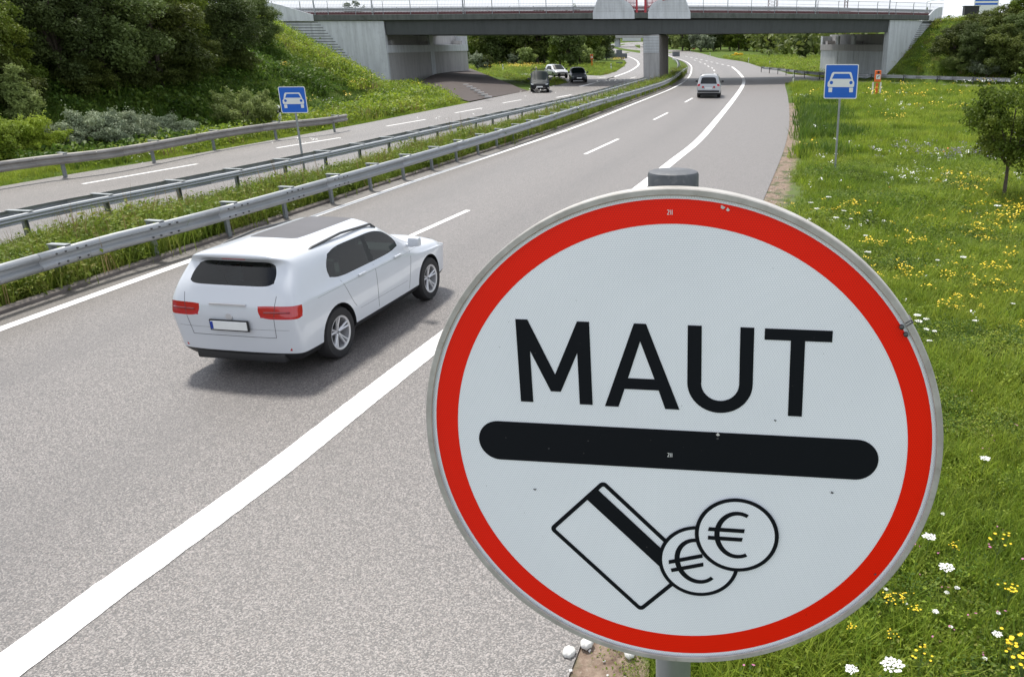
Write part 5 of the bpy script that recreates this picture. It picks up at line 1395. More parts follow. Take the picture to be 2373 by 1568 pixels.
# --- dark trees on the left bank (label, kind, x, y, scale)
def bank(x, y): return float(G(x, y))
gw = 'trees of the left wood'
LT = [('alder', 430, 440, 620, 1.15, 'huge dark tree in the middle of the left wood, its top cut off'), ('alder', 265, 445, 560, 1.0, 'dark tree left of the largest crown, behind the slender tree'), ('greenish', 20, 470, 470, 1.0, 'yellowish green tree at the left edge, sky showing through beside its top'),
 ('maple', 650, 425, 500, 1.05, 'dark tree right of the largest crown in the left wood'), ('greenish', 735, 360, 440, .95, 'brighter green tree filling the gap between two dark crowns at left'), ('alder', 900, 365, 400, 1.15, 'broad dark tree at the right end of the left wood, nearest the wing wall'),
 ('alder', 1035, 270, 250, 1.1, 'grey-green rounded tree under the curved shield end of the bridge'), ('maple', 800, 400, 230, 1.2, 'low yellow-tipped maple hanging over the dark grass bank'), ('mixed', 350, 470, 200, 1.2, 'low dark bush at the foot of the largest crown at left'), ('mixed', 520, 455, 190, 1.3, 'second low dark bush, right foot of the largest crown'),
 ('mixed', 60, 520, 230, 1.2, 'dark shrub at the extreme left, behind the pale slender tree'), ('mixed', 690, 430, 170, 1.3, 'small dark bush at the shaded edge of the left wood'), ('mixed', 950, 375, 150, 1.3, 'dark low bush at the foot of the broad tree nearest the wing wall'),  ('greenish', 560, 290, 420, 1.2, 'light green tree high on the bank behind the largest crown'), ('maple', -150, 480, 520, 1.0, 'dark tree mostly outside the left edge'), ('maple', 380, 300, 330, 1.1, 'tree at the very back of the left wood, above the slender one')]
for i, (k, sx, sy, hp, wd, lbl) in enumerate(LT):
    plant_px(k, 'bank_tree', 'tree', sx, sy - 88, hp * .86, lbl, gw, i * 2.1, wd, .3)
gs = 'shrubs behind the far guardrail'
plant_px('poplar', 'slender_tree', 'tree', 125, 560, 310, 'pale slender cone-shaped tree in front of the dark wood, at the left edge', None, .4, 1.05)
plant_px('olive_bush', 'olive_shrub', 'shrub', 120, 625, 165, 'yellow-green rounded shrub behind the old guardrail, at the left edge', gs, 1., 1.0)
plant_px('olive_bush', 'olive_shrub', 'shrub', -40, 660, 180, 'yellow-green shrub cut by the left edge of the picture', gs, 2.6)
plant_px('silver_bush', 'silver_shrub', 'shrub', 385, 606, 175, 'silvery grey-green shrub behind the old guardrail, largest of the silvery ones', gs, .3, 1.0)
plant_px('silver_bush', 'silver_shrub', 'shrub', 525, 584, 150, 'second silvery shrub, right of the largest one', gs, 2.)
plant_px('silver_bush', 'silver_shrub', 'shrub', 670, 556, 105, 'low dull grey shrub between the silvery ones and the round willow bush', gs, 4., 1.2)
plant_px('willow_bush', 'willow_shrub', 'shrub', 1000, 516, 172, 'big round pale willow bush behind the end of the old guardrail', None, 0, .95)
# --- hawthorn in the meadow
hx_, hy_ = at(4012, 808)
plant('hawthorn', 'young_hawthorn', 'tree', hx_, hy_, 0, 1.0, .5, 'small round-headed tree on a thin trunk in the flower meadow, cut by the right edge')
# --- right bank
RT = [('mixed', 3815, 250, 150, 1.15, 'rounded bush nearest the right wing wall on the right bank'), ('alder', 3900, 292, 200, 1.1, 'dark green tree low on the right bank behind the slip road rail'),
      ('maple', 4000, 300, 215, 1.1, 'dark tree at the foot of the right bank, above the small meadow tree'), ('greenish', 4085, 150, 190, 1.1, 'tree rising highest at the right edge with a thin mast over it'),
      ('mixed', 3930, 165, 120, 1.5, 'bushy crown on the shoulder of the right bank, below the billboard'), ('willow_bush', 3845, 285, 90, 1.1, 'pale willow-like bush at the foot of the right bank'),
      ('mixed', 4010, 175, 150, 1.4, 'upper bush on the right bank, right of the billboard'), ('alder', 4090, 240, 200, 1.2, 'middle tree at the extreme right edge of the bank'),
      ('silver_bush', 3960, 298, 80, 1.2, 'silvery bush at the foot of the right bank behind the rail'), ('maple', 4110, 310, 200, 1.2, 'low tree at the extreme right just above the slip road')]
for i, (k, sx, sy, hp, wd, lbl) in enumerate(RT): plant_px(k, 'bank_shrub', 'tree', sx, sy, hp, lbl, 'trees and bushes of the right bank', i * 1.7, wd, .3)
# --- wood beyond the bridge, left gap
adj = ['dark', 'mid green', 'deep green', 'pale willow-like', 'pointed', 'silvery']
def far_tree(i, k, sx, sybase, htop, lbl, grp, dy=0):
    x, y = at(sx, sybase); y += dy; x *= y / (y - dy); g = float(far_rise(y)); s = htop / 7.2
    plant('far%d' % k, 'far_tree', 'tree', x, y, g - .1, s, i * 1.3, lbl, grp)
gl = 'trees beyond the bridge left of the pier'; i = 0
for k, cx, by, h, dy, lbl in [(5, 25, 603, 3.9, 0, 'silvery round bush touching the edge of the left abutment'), (0, 110, 603, 2.2, 0, 'low dark bush at the foot of the silvery round one'), (1, 60, 560, 8.4, 10, 'green tree rising behind the silvery bush by the left abutment'),
        (0, 150, 560, 8.2, 6, 'first dark tree right of the left abutment'), (2, 225, 560, 8.6, 3, 'broad deep green tree behind the leftmost marker post'), (1, 300, 555, 8.4, 2, 'mid green tree between two dark ones above the small dark van'), (5, 345, 560, 3.2, -2, 'low silvery bush at the wood edge above the dark van'),
        (0, 400, 560, 8.6, 3, 'dark tree straight above the small dark van'), (3, 445, 560, 5.0, -2, 'pale bush at the wood edge, above and right of the van'), (2, 475, 555, 9.2, 6, 'tall deep green tree above the white hatchback'), (0, 540, 560, 9.0, 4, 'dark tree above the white hatchback, right of the tallest'),
        (5, 540, 548, 4.2, -4, 'grey bush low at the wood edge above the hatchback'), (2, 600, 560, 9.6, 5, 'tree with a visible trunk left of the grassy clearing'), (1, 660, 555, 8.8, 6, 'light green tree just left of the grassy clearing'), (4, 735, 572, 6.4, -6, 'pointed bush in front of the grassy clearing'),
        (2, 820, 572, 7.4, -8, 'deep green bush standing forward, right of the clearing'), (0, 850, 556, 9.4, 6, 'large dark tree right of the clearing'), (3, 905, 560, 6.2, -4, 'pale drooping bush above the dark car'), (1, 925, 556, 9.6, 8, 'large round tree above the dark car'),
        (2, 990, 545, 9.8, 10, 'large deep green tree above the far orange phone'), (0, 1050, 530, 10.2, 14, 'dark round tree at the right end of the left wood edge'), (3, 1010, 535, 6.5, -2, 'pale bush behind the far orange phone'), (2, 1090, 520, 8.2, 4, 'last deep green tree before the far road bend'), (5, 1135, 515, 5.6, 0, 'silvery last bush of the wood beside the arrow-shaped sign')]:
    far_tree(i, k, 1900 + cx / 2.1573, by / 2.1573, h, lbl, gl, dy); i += 1
gr = 'trees beyond the bridge right of the pier'
for k, cx, by, dy, h, lbl in [(2, 1700, 420, 0, 12.5, 'deep green tree touching the right side of the pier'), (0, 1735, 410, 20, 12.5, 'dark tree second from the pier'), (3, 1790, 440, 0, 13, 'pale rounded tree above the small dark square sign'), (2, 1850, 440, 6, 12.5, 'tree behind the small red-edged sign'),
        (5, 1950, 440, -10, 12, 'silvery green tree right of the red-edged sign'), (3, 2010, 435, 8, 12.5, 'pale green tree in line with the ramp dashes'), (2, 2060, 440, 0, 11.5, 'dark tree behind the leftmost verge marker posts'), (0, 2120, 435, 6, 11, 'dark tree left of the pale far roof'),
        (4, 2200, 440, 0, 9.5, 'pointed tree left of the pale far roof'), (1, 2270, 440, 0, 9, 'round green tree below the pale far roof'), (2, 2330, 440, 5, 9.5, 'deep green tree right of the pale far roof')]:
    far_tree(i, k, 1900 + cx / 2.1573, by / 2.1573, h, lbl, gr, dy); i += 1
for k, cx, by, dy, h, lbl in [(0, 30, 395, 20, 9.5, 'dark tree in the middle of the right-hand far wood'), (1, 110, 395, 10, 9.3, 'mid green tree above the yellow shrub'), (2, 175, 400, 6, 9, 'deep green tree above the tiny blue plate'), (1, 250, 405, 0, 8.5, 'light green tree above the verge posts'), (0, 330, 420, -4, 7.4, 'round dark tree above the end of the curved rail'),
        (2, 380, 400, 12, 8.5, 'tree behind the round dark one'), (1, 450, 410, 0, 7.6, 'green tree halfway to the right abutment'), (0, 540, 410, 12, 8, 'dark tree in the second row towards the right abutment'), (2, 610, 468, 0, 6.2, 'dark narrow tree left of the right abutment'), (1, 690, 445, 4, 6.2, 'green tree touching the edge of the right abutment'), (0, 650, 420, 14, 7.5, 'tree behind the two nearest the right abutment'), (4, 470, 440, -6, 3.2, 'small pointed bush below the far wood')]:
    far_tree(i, k, 2900 + cx / 1.96, by / 1.96, h, lbl, gr, dy); i += 1
# a tree or two on the deck level behind the railing
X, Y, Z = atY(900 + 1110 / 2.1573, 80 / 2.1573, 150); plant('far2', 'far_tree', 'tree', X, Y, 5.0, .75, 0, 'round tree seen through the bridge railing above the left abutment')
X, Y, Z = atY(900 + 845 / 2.1573, 84 / 2.1573, 150); plant('far1', 'far_tree', 'tree', X, Y, 5.0, .42, 1, 'small green bush seen through the railing by the left shield end')
# background woods that close the horizon (one mass)
def far_wood():
    r = np.random.default_rng(5); P = []
    for (x0, x1, y0, y1, n, h) in ((-160, -34, 175, 215, 9000, 8), (-300, -60, 230, 300, 6000, 9), (25, 260, 200, 330, 10000, 11), (-14, 130, 395, 470, 9000, 12), (-330, -70, 480, 560, 7000, 12), (-60, 330, 640, 700, 8000, 14)):
        x = r.uniform(x0, x1, n); y = r.uniform(y0, y1, n); top = h * (.72 + .2 * np.sin(x * .23) + .12 * np.sin(x * .61 + y)); z = top * r.uniform(0, 1, n) ** .7 + far_rise(y)
        P.append(np.stack([x, y, z], 1))
    P = np.vstack(P); nr = r.normal(size=P.shape) + (0, -.6, .8); nr /= np.linalg.norm(nr, axis=1)[:, None]
    V, F = leaves(P, nr, 1.0, r); me = np_mesh('far_wood', V, F, np.repeat(r.random(len(P)), 2)); o = mobj('far_woods', me, 'leaf_dark'); tag(o, kind='stuff')
far_wood()

# ------------------------------------------------------------------ grass: tufts scattered by geometry nodes
def tuft(nb, h, spread, w, seed, bend=.5, seg=2, curl=1.):
    r = np.random.default_rng(seed); vs = []; fs = []; var = []
    for _ in range(nb):
        a = r.uniform(0, 2 * PI); d = np.array([math.cos(a), math.sin(a)]); b0 = r.normal(0, spread, 2); hh = h * r.uniform(.5, 1.15); bd = bend * r.uniform(.2, 1.2) * hh
        s = np.array([-d[1], d[0]]) * w * r.uniform(.7, 1.3) / 2; k = len(vs); v_ = r.random()
        for q in range(seg):
            t = q / seg; c = b0 + d * bd * t ** 2; z = hh * t * (1 - .18 * t * curl); wd = 1 - .45 * t
            vs += [(*(c - s * wd), z), (*(c + s * wd), z)]
        c = b0 + d * bd; vs.append((*c, hh * (1 - .25 * bend * curl)))
        for q in range(seg - 1): fs += [(k + 2 * q, k + 2 * q + 1, k + 2 * q + 3), (k + 2 * q, k + 2 * q + 3, k + 2 * q + 2)]; var += [v_, v_]
        fs.append((k + 2 * (seg - 1), k + 2 * (seg - 1) + 1, k + 2 * seg)); var.append(v_)
    return np.array(vs), np.array(fs), np.array(var)
def herb(nl, h, r_, size, seed):
    """broad-leaved low plant"""
    r = np.random.default_rng(seed); P = np.stack([r.normal(0, r_, nl), r.normal(0, r_, nl), r.uniform(.15, 1, nl) * h], 1)
    nr = r.normal(size=(nl, 3)) * .5 + (0, 0, .8); nr /= np.linalg.norm(nr, axis=1)[:, None]; V, F = leaves(P, nr, size, r); return V, F, np.repeat(r.random(nl), 2)
def source(name, data, mat):
    me = np_mesh(name, *data); me.materials.append(M[mat]); return bpy.data.objects.new(name, me)
def collection(name, objs):
    c = bpy.data.collections.new(name)
    for i_, o in enumerate(objs): o.name = '%02d_%s' % (i_, o.name)      # collection info sorts by name
    for o in objs: c.objects.link(o)
    return c
def gn_group():
    g = bpy.data.node_groups.new('scatter', 'GeometryNodeTree')
    g.interface.new_socket('Geometry', in_out='INPUT', socket_type='NodeSocketGeometry')
    g.interface.new_socket('Source', in_out='INPUT', socket_type='NodeSocketCollection')
    g.interface.new_socket('Geometry', in_out='OUTPUT', socket_type='NodeSocketGeometry')
    n = g.nodes; l = g.links; gi = n.new('NodeGroupInput'); go = n.new('NodeGroupOutput')
    ci = n.new('GeometryNodeCollectionInfo'); ci.inputs['Separate Children'].default_value = True; ci.inputs['Reset Children'].default_value = True
    ip = n.new('GeometryNodeInstanceOnPoints'); ip.inputs['Pick Instance'].default_value = True
    def na(nm, ty):
        q = n.new('GeometryNodeInputNamedAttribute'); q.data_type = ty; q.inputs['Name'].default_value = nm; return q.outputs['Attribute']
    l.new(gi.outputs[0], ip.inputs['Points']); l.new(gi.outputs[1], ci.inputs['Collection']); l.new(ci.outputs[0], ip.inputs['Instance'])
    l.new(na('rot', 'FLOAT_VECTOR'), ip.inputs['Rotation']); l.new(na('scl', 'FLOAT_VECTOR'), ip.inputs['Scale']); l.new(na('idx', 'INT'), ip.inputs['Instance Index'])
    l.new(ip.outputs[0], go.inputs[0]); return g
GN = gn_group()
def scatter(name, P, scl, idx, col, label=None):
    n = len(P); me = bpy.data.meshes.new(name); me.vertices.add(n); me.vertices.foreach_set('co', P.astype(np.float32).ravel())
    a = me.attributes.new('rot', 'FLOAT_VECTOR', 'POINT'); rt = np.zeros((n, 3), np.float32); rt[:, 2] = rng.uniform(0, 2 * PI, n); rt[:, :2] = rng.normal(0, .1, (n, 2)); a.data.foreach_set('vector', rt.ravel())
    a = me.attributes.new('scl', 'FLOAT_VECTOR', 'POINT'); s3 = np.repeat(scl[:, None], 3, 1).astype(np.float32); a.data.foreach_set('vector', s3.ravel())
    a = me.attributes.new('idx', 'INT', 'POINT'); a.data.foreach_set('value', idx.astype(np.int32))
    o = bpy.data.objects.new(name, me); COL.objects.link(o); m = o.modifiers.new('scatter', 'NODES'); m.node_group = GN
    for it in GN.interface.items_tree:
        if it.name == 'Source': m[it.identifier] = col
    tag(o, kind='stuff'); return o
C_SHORT = collection('short', [source('t%d' % k, tuft(34, .17, .05, .0062, 10 + k, .7), 'grass_blade') for k in range(5)] + [source('h0', herb(44, .11, .06, .012, 30), 'grass_blade'), source('h1', herb(60, .13, .07, .010, 31), 'grass_dark'), source('h2', herb(40, .10, .08, .016, 32), 'grass_tall')])
C_TALL = collection('tall', [source('tt%d' % k, tuft(22, .5, .07, .011, 50 + k, .45, 3), 'grass_tall') for k in range(4)] + [source('th%d' % k, herb(70, .42, .09, .03, 60 + k), 'grass_tall') for k in range(2)] + [source('thay', tuft(7, .75, .05, .010, 77, .3, 3), 'hay')])
C_BIG = collection('big', [source('tb%d' % k, tuft(60, .40, .2, .022, 80 + k, .6), 'grass_blade') for k in range(5)] + [source('hb0', herb(60, .28, .2, .04, 90), 'grass_blade')])
C_BANK = collection('bank', [source('tk%d' % k, tuft(30, .5, .25, .035, 120 + k, .6), 'grass_tall') for k in range(3)] + [source('hk%d' % k, herb(60, .55, .28, .075, 130 + k), 'grass_blade') for k in range(3)] + [source('khay', tuft(20, .6, .25, .03, 140, .4), 'hay')])
C_DARK = collection('darkg', [source('td%d' % k, tuft(30, .5, .2, .035, 150 + k, .6), 'grass_dark') for k in range(2)] + [source('hd%d' % k, herb(60, .5, .26, .08, 155 + k), 'grass_dark') for k in range(2)])
def edge_x(E, y): 
    o = np.argsort(E[:, 1]); return np.interp(y, E[o, 1], E[o, 0])
def pts(x0, x1, y0, y1, dens, cond, seed):
    r = np.random.default_rng(seed); n = int((x1 - x0) * (y1 - y0) * dens); x = r.uniform(x0, x1, n); y = r.uniform(y0, y1, n)
    k = cond(x, y, r); x, y = x[k], y[k]; return x, y
def visible(x, y, m=.08):
    """inside the widened camera cone, so that a step aside still shows grass"""
    d = y * math.cos(TH) + CH * math.sin(TH); u = x / np.maximum(d, .1); return (u > (0 - XP) / FP - m) & (u < (2373 - XP) / FP + m) & (d > 1.5)
def ground_z(x, y):
    mead = np.clip((x - np.interp(y, [4, 22, 34, 47, 67, 85], [-.7, 2.5, 4.5, 6.6, 9, 11.2]) - .8) / 2, 0, 1) * (y < 80)
    return G(x, y) - .06 + mead * (smooth_noise(x, y, .9, 5) * .07 + .05)
ex = lambda y: edge_x(EDGE, y)
def sparse_verge(x, y, r):   # thin growth on the soil strip
    d = x - ex(y); w = .62 + .3 * np.sin(y * .9); w = np.where(y > 17, w + .35, w); return (d > .03) & (r.random(len(x)) < np.clip((d - .0) / w, .07, 1) ** 4)
# meadow right of the road
zn = 0
for (x0, x1, y0, y1, dens, col, ni, sc) in ((-1, 6, 2.5, 9, 190, C_SHORT, 6, 1.05), (-.2, 11, 9, 17, 100, C_SHORT, 6, 1.4), (1, 17, 17, 30, 42, C_SHORT, 6, 2.0), (3.5, 34, 30, 52, 9, C_BIG, 6, .85), (6, 44, 52, 90, 4.5, C_BIG, 6, 1.1)):
    def cond(x, y, r):
        k = visible(x, y) & sparse_verge(x, y, r)
        # keep off the slip road
        ry = np.interp(x, [9, 12, 19, 27, 38, 50], [89, 89.4, 88.3, 80.8, 72, 63]); return k & (y < ry - .4)
    x, y = pts(x0, x1, y0, y1, dens, cond, 200 + zn); n_ = smooth_noise(x, y, .8, 9)
    s = sc * rng.uniform(.6, 1.3, len(x)) * (1 + .45 * n_); s = np.where(x - ex(y) < .8, np.minimum(s, sc * .7), s)
    ii = rng.integers(0, ni, len(x)); ii = np.where((ii == 5) & (x - ex(y) < 1.2), 0, ii)
    if col is C_SHORT:
        cl_ = smooth_noise(x, y, 2.6, 12) + rng.normal(0, .25, len(x)); ii = np.where(cl_ > .22, rng.integers(5, 8, len(x)), ii); ii = np.where((x - ex(y) < .5) & (rng.random(len(x)) < .5), 7, ii)
    scatter('meadow_grass', np.stack([x, y, ground_z(x, y)], 1), s, ii, col); zn += 1
# tall dull clumps beside the soil strip (behind the blue sign)
x, y = pts(4, 12, 30, 60, 9, lambda x, y, r: (x - ex(y) > .8) & (x - ex(y) < 3.2) & (smooth_noise(x, y, .7, 21) > .05), 260)
scatter('meadow_tall_clumps', np.stack([x, y, ground_z(x, y)], 1), rng.uniform(.9, 1.6, len(x)), rng.integers(0, 2, len(x)), C_DARK)
# central reservation
kx = lambda y: edge_x(LLINE[LLINE[:, 1] < 135], y) - .84
lx2 = lambda y: edge_x(RL2, y) - .0
for (y0, y1, dens, sc) in ((6, 22, 90, .95), (22, 45, 50, 1.05), (45, 120, 20, 1.3)):
    def cond(x, y, r):
        ok = (x < kx(y) + .06) & (x > np.minimum(lx2(y), kx(y) - .8) - .25) & visible(x, y)
        thin = np.clip((kx(y) - x) / .25, .75, 1); inpier = (x > -3.4) & (x < -.2) & (y > 86); return ok & (r.random(len(x)) < thin) & ~inpier
    x, y = pts(-15.5, 3, y0, y1, dens, cond, 300 + int(y0)); mid = np.clip((kx(y) - x) / .6, .85, 1) * np.clip((x - lx2(y) - .35) / .9, .12, 1)
    idx = rng.integers(0, 6, len(x)); idx = np.where(rng.random(len(x)) < .08, 6, idx)
    mid = np.where(kx(y) - lx2(y) < 1.6, np.maximum(mid, .55), mid) * np.where(kx(y) - x < .45, 1.35, 1.)
    scatter('median_grass', np.stack([x, y, np.full(len(x), -.05)], 1), sc * (.35 + .95 * mid) * rng.uniform(.6, 1.25, len(x)) * (1 + .3 * smooth_noise(x, y, 1.2, 31)), idx, C_TALL)
# a dense fringe of weeds right behind the kerb hides the rail posts
x, y = pts(-12, 2, 6, 75, 22, lambda x, y, r: (x < kx(y) + .05) & (x > kx(y) - .38) & visible(x, y) & (y < 75), 350)
x2, y2 = pts(-12, -8, 6, 24, 55, lambda x, y, r: (x < kx(y) + .04) & (x > kx(y) - .35) & visible(x, y), 351); x = np.concatenate([x, x2]); y = np.concatenate([y, y2])
scatter('kerb_weeds', np.stack([x, y, np.full(len(x), -.05)], 1), rng.uniform(.55, 1.15, len(x)), rng.choice([0, 1, 2, 3, 4, 5, 3, 2], len(x)), C_TALL)
# verge and bank left of the oncoming lanes
llx = lambda y: edge_x(LL, y)
def cl(x, y, r):
    d = llx(y) - x; return (d > .05) & (d < 4.5) & visible(x, y)
x, y = pts(-30, -11, 18, 60, 26, cl, 400); d = llx(y) - x
scatter('left_verge_grass', np.stack([x, y, G(x, y) - .06], 1), np.where(d < 1.0, 1.0, 1.7) * rng.uniform(.6, 1.3, len(x)), rng.integers(0, 6, len(x)), C_SHORT)
def cb(x, y, r):
    d = llx(np.minimum(y, 83)) - x; g = G(x, y); setts = (y > 57) & (x > np.interp(y, [57, 60, 83], [-14, -15.1, -25.2])); return (d > .9) & visible(x, y) & (g < 6.15) & ~setts & ~((y > 83.2) & (x > -44))
x, y = pts(-50, -12, 28, 84, 9, cb, 410); shade = (x < -20.5) & (y < 58) & (y > 25)  # tree shade on the bank put into a darker plant colour
for nm, k, c, ni in (('bank_grass', ~shade, C_BANK, 7), ('wood_shade_plants', shade, C_DARK, 4)):
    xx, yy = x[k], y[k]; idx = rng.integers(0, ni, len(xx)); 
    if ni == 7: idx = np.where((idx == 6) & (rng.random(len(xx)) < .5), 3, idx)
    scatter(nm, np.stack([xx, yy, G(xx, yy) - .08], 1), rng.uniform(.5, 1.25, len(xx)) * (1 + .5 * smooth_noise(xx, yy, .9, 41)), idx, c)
# right bank and slope, far islands and verges
def crb(x, y, r): return visible(x, y) & (G(x, y) > .02) & (x > 23) & ~((x < 34) & (y > np.interp(x, [24, 34], [95.6, 101.5])))
x, y = pts(22, 55, 60, 112, 5, crb, 420); scatter('right_bank_grass', np.stack([x, y, G(x, y) - .08], 1), rng.uniform(.5, 1.1, len(x)), rng.integers(0, 7, len(x)), C_BANK)
def road_mask(x, y):
    jx = np.array([p[0] for p in junc]); jy = np.array([p[1] for p in junc]); ins = np.zeros(len(x), bool)
    for a in range(len(jx)):
        b_ = (a + 1) % len(jx); c = ((jy[a] > y) != (jy[b_] > y)) & (x < (jx[b_] - jx[a]) * (y - jy[a]) / (jy[b_] - jy[a] + 1e-9) + jx[a]); ins ^= c
    return ins
def cfar(x, y, r):
    setts = (x > -28) & (y < 112) & (x < np.interp(y, [84, 96, 112], [-12.5, -18, -25])); return visible(x, y) & (G(x, y) < 3) & ~road_mask(x, y) & (x < -3.4) & ~setts & (x < np.interp(y, [84, 100], [-11.8, -4.5]) ) & (x > -36)
x, y = pts(-45, -2, 84, 175, 2.2, cfar, 430); scatter('far_island_grass', np.stack([x, y, np.full(len(x), -.08)], 1), rng.uniform(.4, .8, len(x)), np.where(rng.random(len(x)) < .05, 6, rng.integers(0, 6, len(x))), C_BANK)
def cfr(x, y, r):
    m = edge_x(EDGE[EDGE[:, 1] < 330], y); return visible(x, y) & (x > m + .5) & ~((y < 106)) & (x > np.interp(y, [106, 112, 121], [19, 15.5, 14]))
x, y = pts(12, 70, 106, 240, 1.3, cfr, 440); k = G(x, y) < 3; x, y = x[k], y[k]; scatter('far_verge_grass', np.stack([x, y, G(x, y) - .08], 1), rng.uniform(.8, 1.7, len(x)), np.where(rng.random(len(x)) < .1, 6, rng.integers(0, 6, len(x))), C_BANK)

# ------------------------------------------------------------------ flowers
def umbel(seed, r_=.05, n=26, stem=.3):
    r = np.random.default_rng(seed); b = MB(); c = (r.normal(0, .02), r.normal(0, .02))
    for k in range(n):
        a = k * 2.39996; q = math.sqrt((k + .5) / n) * r_; x, y, z = c[0] + q * math.cos(a), c[1] + q * math.sin(a), stem + .006 - 1.6 * q * q + r.normal(0, .002)
        m = 6; s = r_ * .17 * r.uniform(.8, 1.3)
        b.add([(x + s * math.cos(2 * PI * j / m + k), y + s * math.sin(2 * PI * j / m + k), z + r.normal(0, .0025)) for j in range(m)], [tuple(range(m))])
    st = MB(); st.tube([(0, 0, -.05), (c[0] * .4, c[1] * .4, stem * .6), (c[0], c[1], stem - .04)], .003, 4)
    for k in range(9): a = 2 * PI * k / 9; st.tube([(c[0], c[1], stem - .045), (c[0] + r_ * .75 * math.cos(a), c[1] + r_ * .75 * math.sin(a), stem - .003)], .0012, 3)
    return b, st
UM = []
for k in range(5):
    b, st = umbel(500 + k, .048 + .006 * (k % 3)); m1 = b.mesh('umbel', False); m1.materials.append(M['flower_white']); m2 = st.mesh('stem'); m2.materials.append(M['stem_green']); UM.append((m1, m2))
def ragwort(seed, n=11, h=.35):
    r = np.random.default_rng(seed); b = MB(); st = MB()
    for k in range(n):
        x, y = r.normal(0, .05, 2); z = h + r.normal(0, .02); R_ = .013 * r.uniform(.8, 1.2); m = 8
        b.add([(x + R_ * (1 if j % 2 else .72) * math.cos(2 * PI * j / (2 * m)), y + R_ * (1 if j % 2 else .72) * math.sin(2 * PI * j / (2 * m)), z + (.003 if j % 2 else 0)) for j in range(2 * m)], [tuple(range(2 * m))])
        st.tube([(0, 0, h * .55), (x, y, z - .002)], .0015, 3)
    st.tube([(0, 0, -.05), (0, 0, h * .6)], .003, 4); return b, st
RW = []
for k in range(4):
    b, st = ragwort(520 + k, 9 + 3 * k); m1 = b.mesh('flower_heads', False); m1.materials.append(M['flower_yellow']); m2 = st.mesh('stem'); m2.materials.append(M['stem_green']); RW.append((m1, m2))
def flower(kind, sx, sy, s, lbl, group, name, k):
    x, y = at(sx, sy, .25 * s); t = empty(name, (x, y, .0), k * 1.7, lbl, 'flower', group); t.scale = (s,) * 3
    for nm, me in zip(('flower_head', 'stem'), kind[k % len(kind)]):
        o = bpy.data.objects.new(nm, me); COL.objects.link(o); o.parent = t
    t.location.z = 0
    return t
gwc, grw = 'wild carrot umbels in the near grass', 'ragwort heads in the near grass'
c4z = lambda x, y: (3000 + x / 1.729, 1800 + y / 1.729)
for k, (x, y, s, lbl) in enumerate([(1608, 82, 1.0, 'white umbel at the right edge, level with the black bar of the big sign'), (1232, 620, .95, 'white umbel touching the lower right rim of the big sign'), (1355, 845, .95, 'flat white umbel below and right of the one touching the rim'),
        (1440, 962, .42, 'small white flower head right of a pair under the flat umbel'), (1358, 993, .36, 'left small white flower of the pair under the flat umbel'), (1280, 1140, .5, 'small lopsided white flower head near the bottom rim'), (1328, 452, .36, 'small white flower close to the right rim'),
        (1708, 1290, .55, 'open white umbel above the lowest yellow cluster'), (662, 1540, .85, 'white umbel at the bottom edge, left of the largest one'), (972, 1545, 1.25, 'largest white umbel, cut by the bottom edge'), (1722, 1136, .34, 'small white flower at lower right between yellow clusters'), (1395, 1232, .3, 'little white flower right of the bottom rim'), (1622, 1448, .28, 'tiny white flower left of the lowest yellow cluster'), (1084, 1075, .26, 'tiny white flower beside the orange-yellow pair'), (940, 972, .34, 'white flower half hidden by the lower right rim')]):
    sx, sy = c4z(x, y); flower(UM, sx, sy, s, lbl, gwc, 'wild_carrot', k)
c5z = lambda x, y: (2900 + x / 1.7425, 600 + y / 1.7425)
for k, (x, y, s, lbl) in enumerate([(1648, 768, 1.7, 'broad white umbel in the middle of the meadow'), (993, 728, 1.5, 'white umbel beside the upper right rim, below the yellow patch'), (773, 488, 1.5, 'white umbel in the yellow patch above the rim'), (836, 440, 1.5, 'upper white umbel of the yellow patch'), (1008, 436, 1.2, 'white umbel right of the yellow patch'), (876, 494, 1.2, 'third white umbel of the yellow patch'),
        (630, 426, 1.6, 'white umbel near the soil strip'), (598, 381, 1.4, 'white umbel above the soil strip end'), (705, 345, 1.8, 'cluster-like umbel right of the soil strip end'), (976, 611, 1.2, 'lone white umbel above the rim'), (1486, 783, 1.2, 'white umbel left of the broad one'), (1351, 1173, 1.3, 'upper of four white umbels beside the rim joint'), (1346, 1212, 1.2, 'left of four white umbels beside the rim joint'), (1408, 1203, 1.2, 'right of four white umbels beside the rim joint'), (1406, 1265, 1.0, 'white umbel below the four by the rim joint'),
        (1449, 1277, 1.0, 'white umbel right of the one below the four'), (1419, 1340, .9, 'low white umbel by the right rim'), (1744, 1205, 1.0, 'white umbel far right of the rim joint'), (2010, 1082, .9, 'white umbel near the right edge, mid height'), (1892, 410, 2., 'white umbel below the small tree trunk')]):
    sx, sy = c5z(x, y); flower(UM, sx, sy, s * .75, lbl, 'wild carrot umbels in the meadow', 'wild_carrot', k)
for k, (x, y, s, lbl) in enumerate([(1715, 680, 1.0, 'yellow flower cluster right of the rim-touching umbel'), (1790, 1010, .9, 'yellow flower cluster at the right, halfway down'), (1800, 1395, 1.1, 'largest yellow flower cluster near the bottom right corner'), (1885, 1535, 1.1, 'yellow cluster cut by the bottom right corner'), (1175, 1470, .8, 'yellow cluster in two clumps at the bottom edge'), (1135, 1130, .6, 'orange-yellow cluster close to the bottom rim'), (1050, 1050, .55, 'right part of the orange-yellow pair'), (960, 1058, .6, 'left part of the orange-yellow pair'), (975, 1312, .5, 'single yellow bloom under the bottom rim'), (690, 1250, .5, 'yellow bloom beside the rim, left of the single one'), (1412, 692, .5, 'small yellow bloom above the flat umbel')]):
    sx, sy = c4z(x, y); flower(RW, sx, sy, s, lbl, grw, 'ragwort', k)
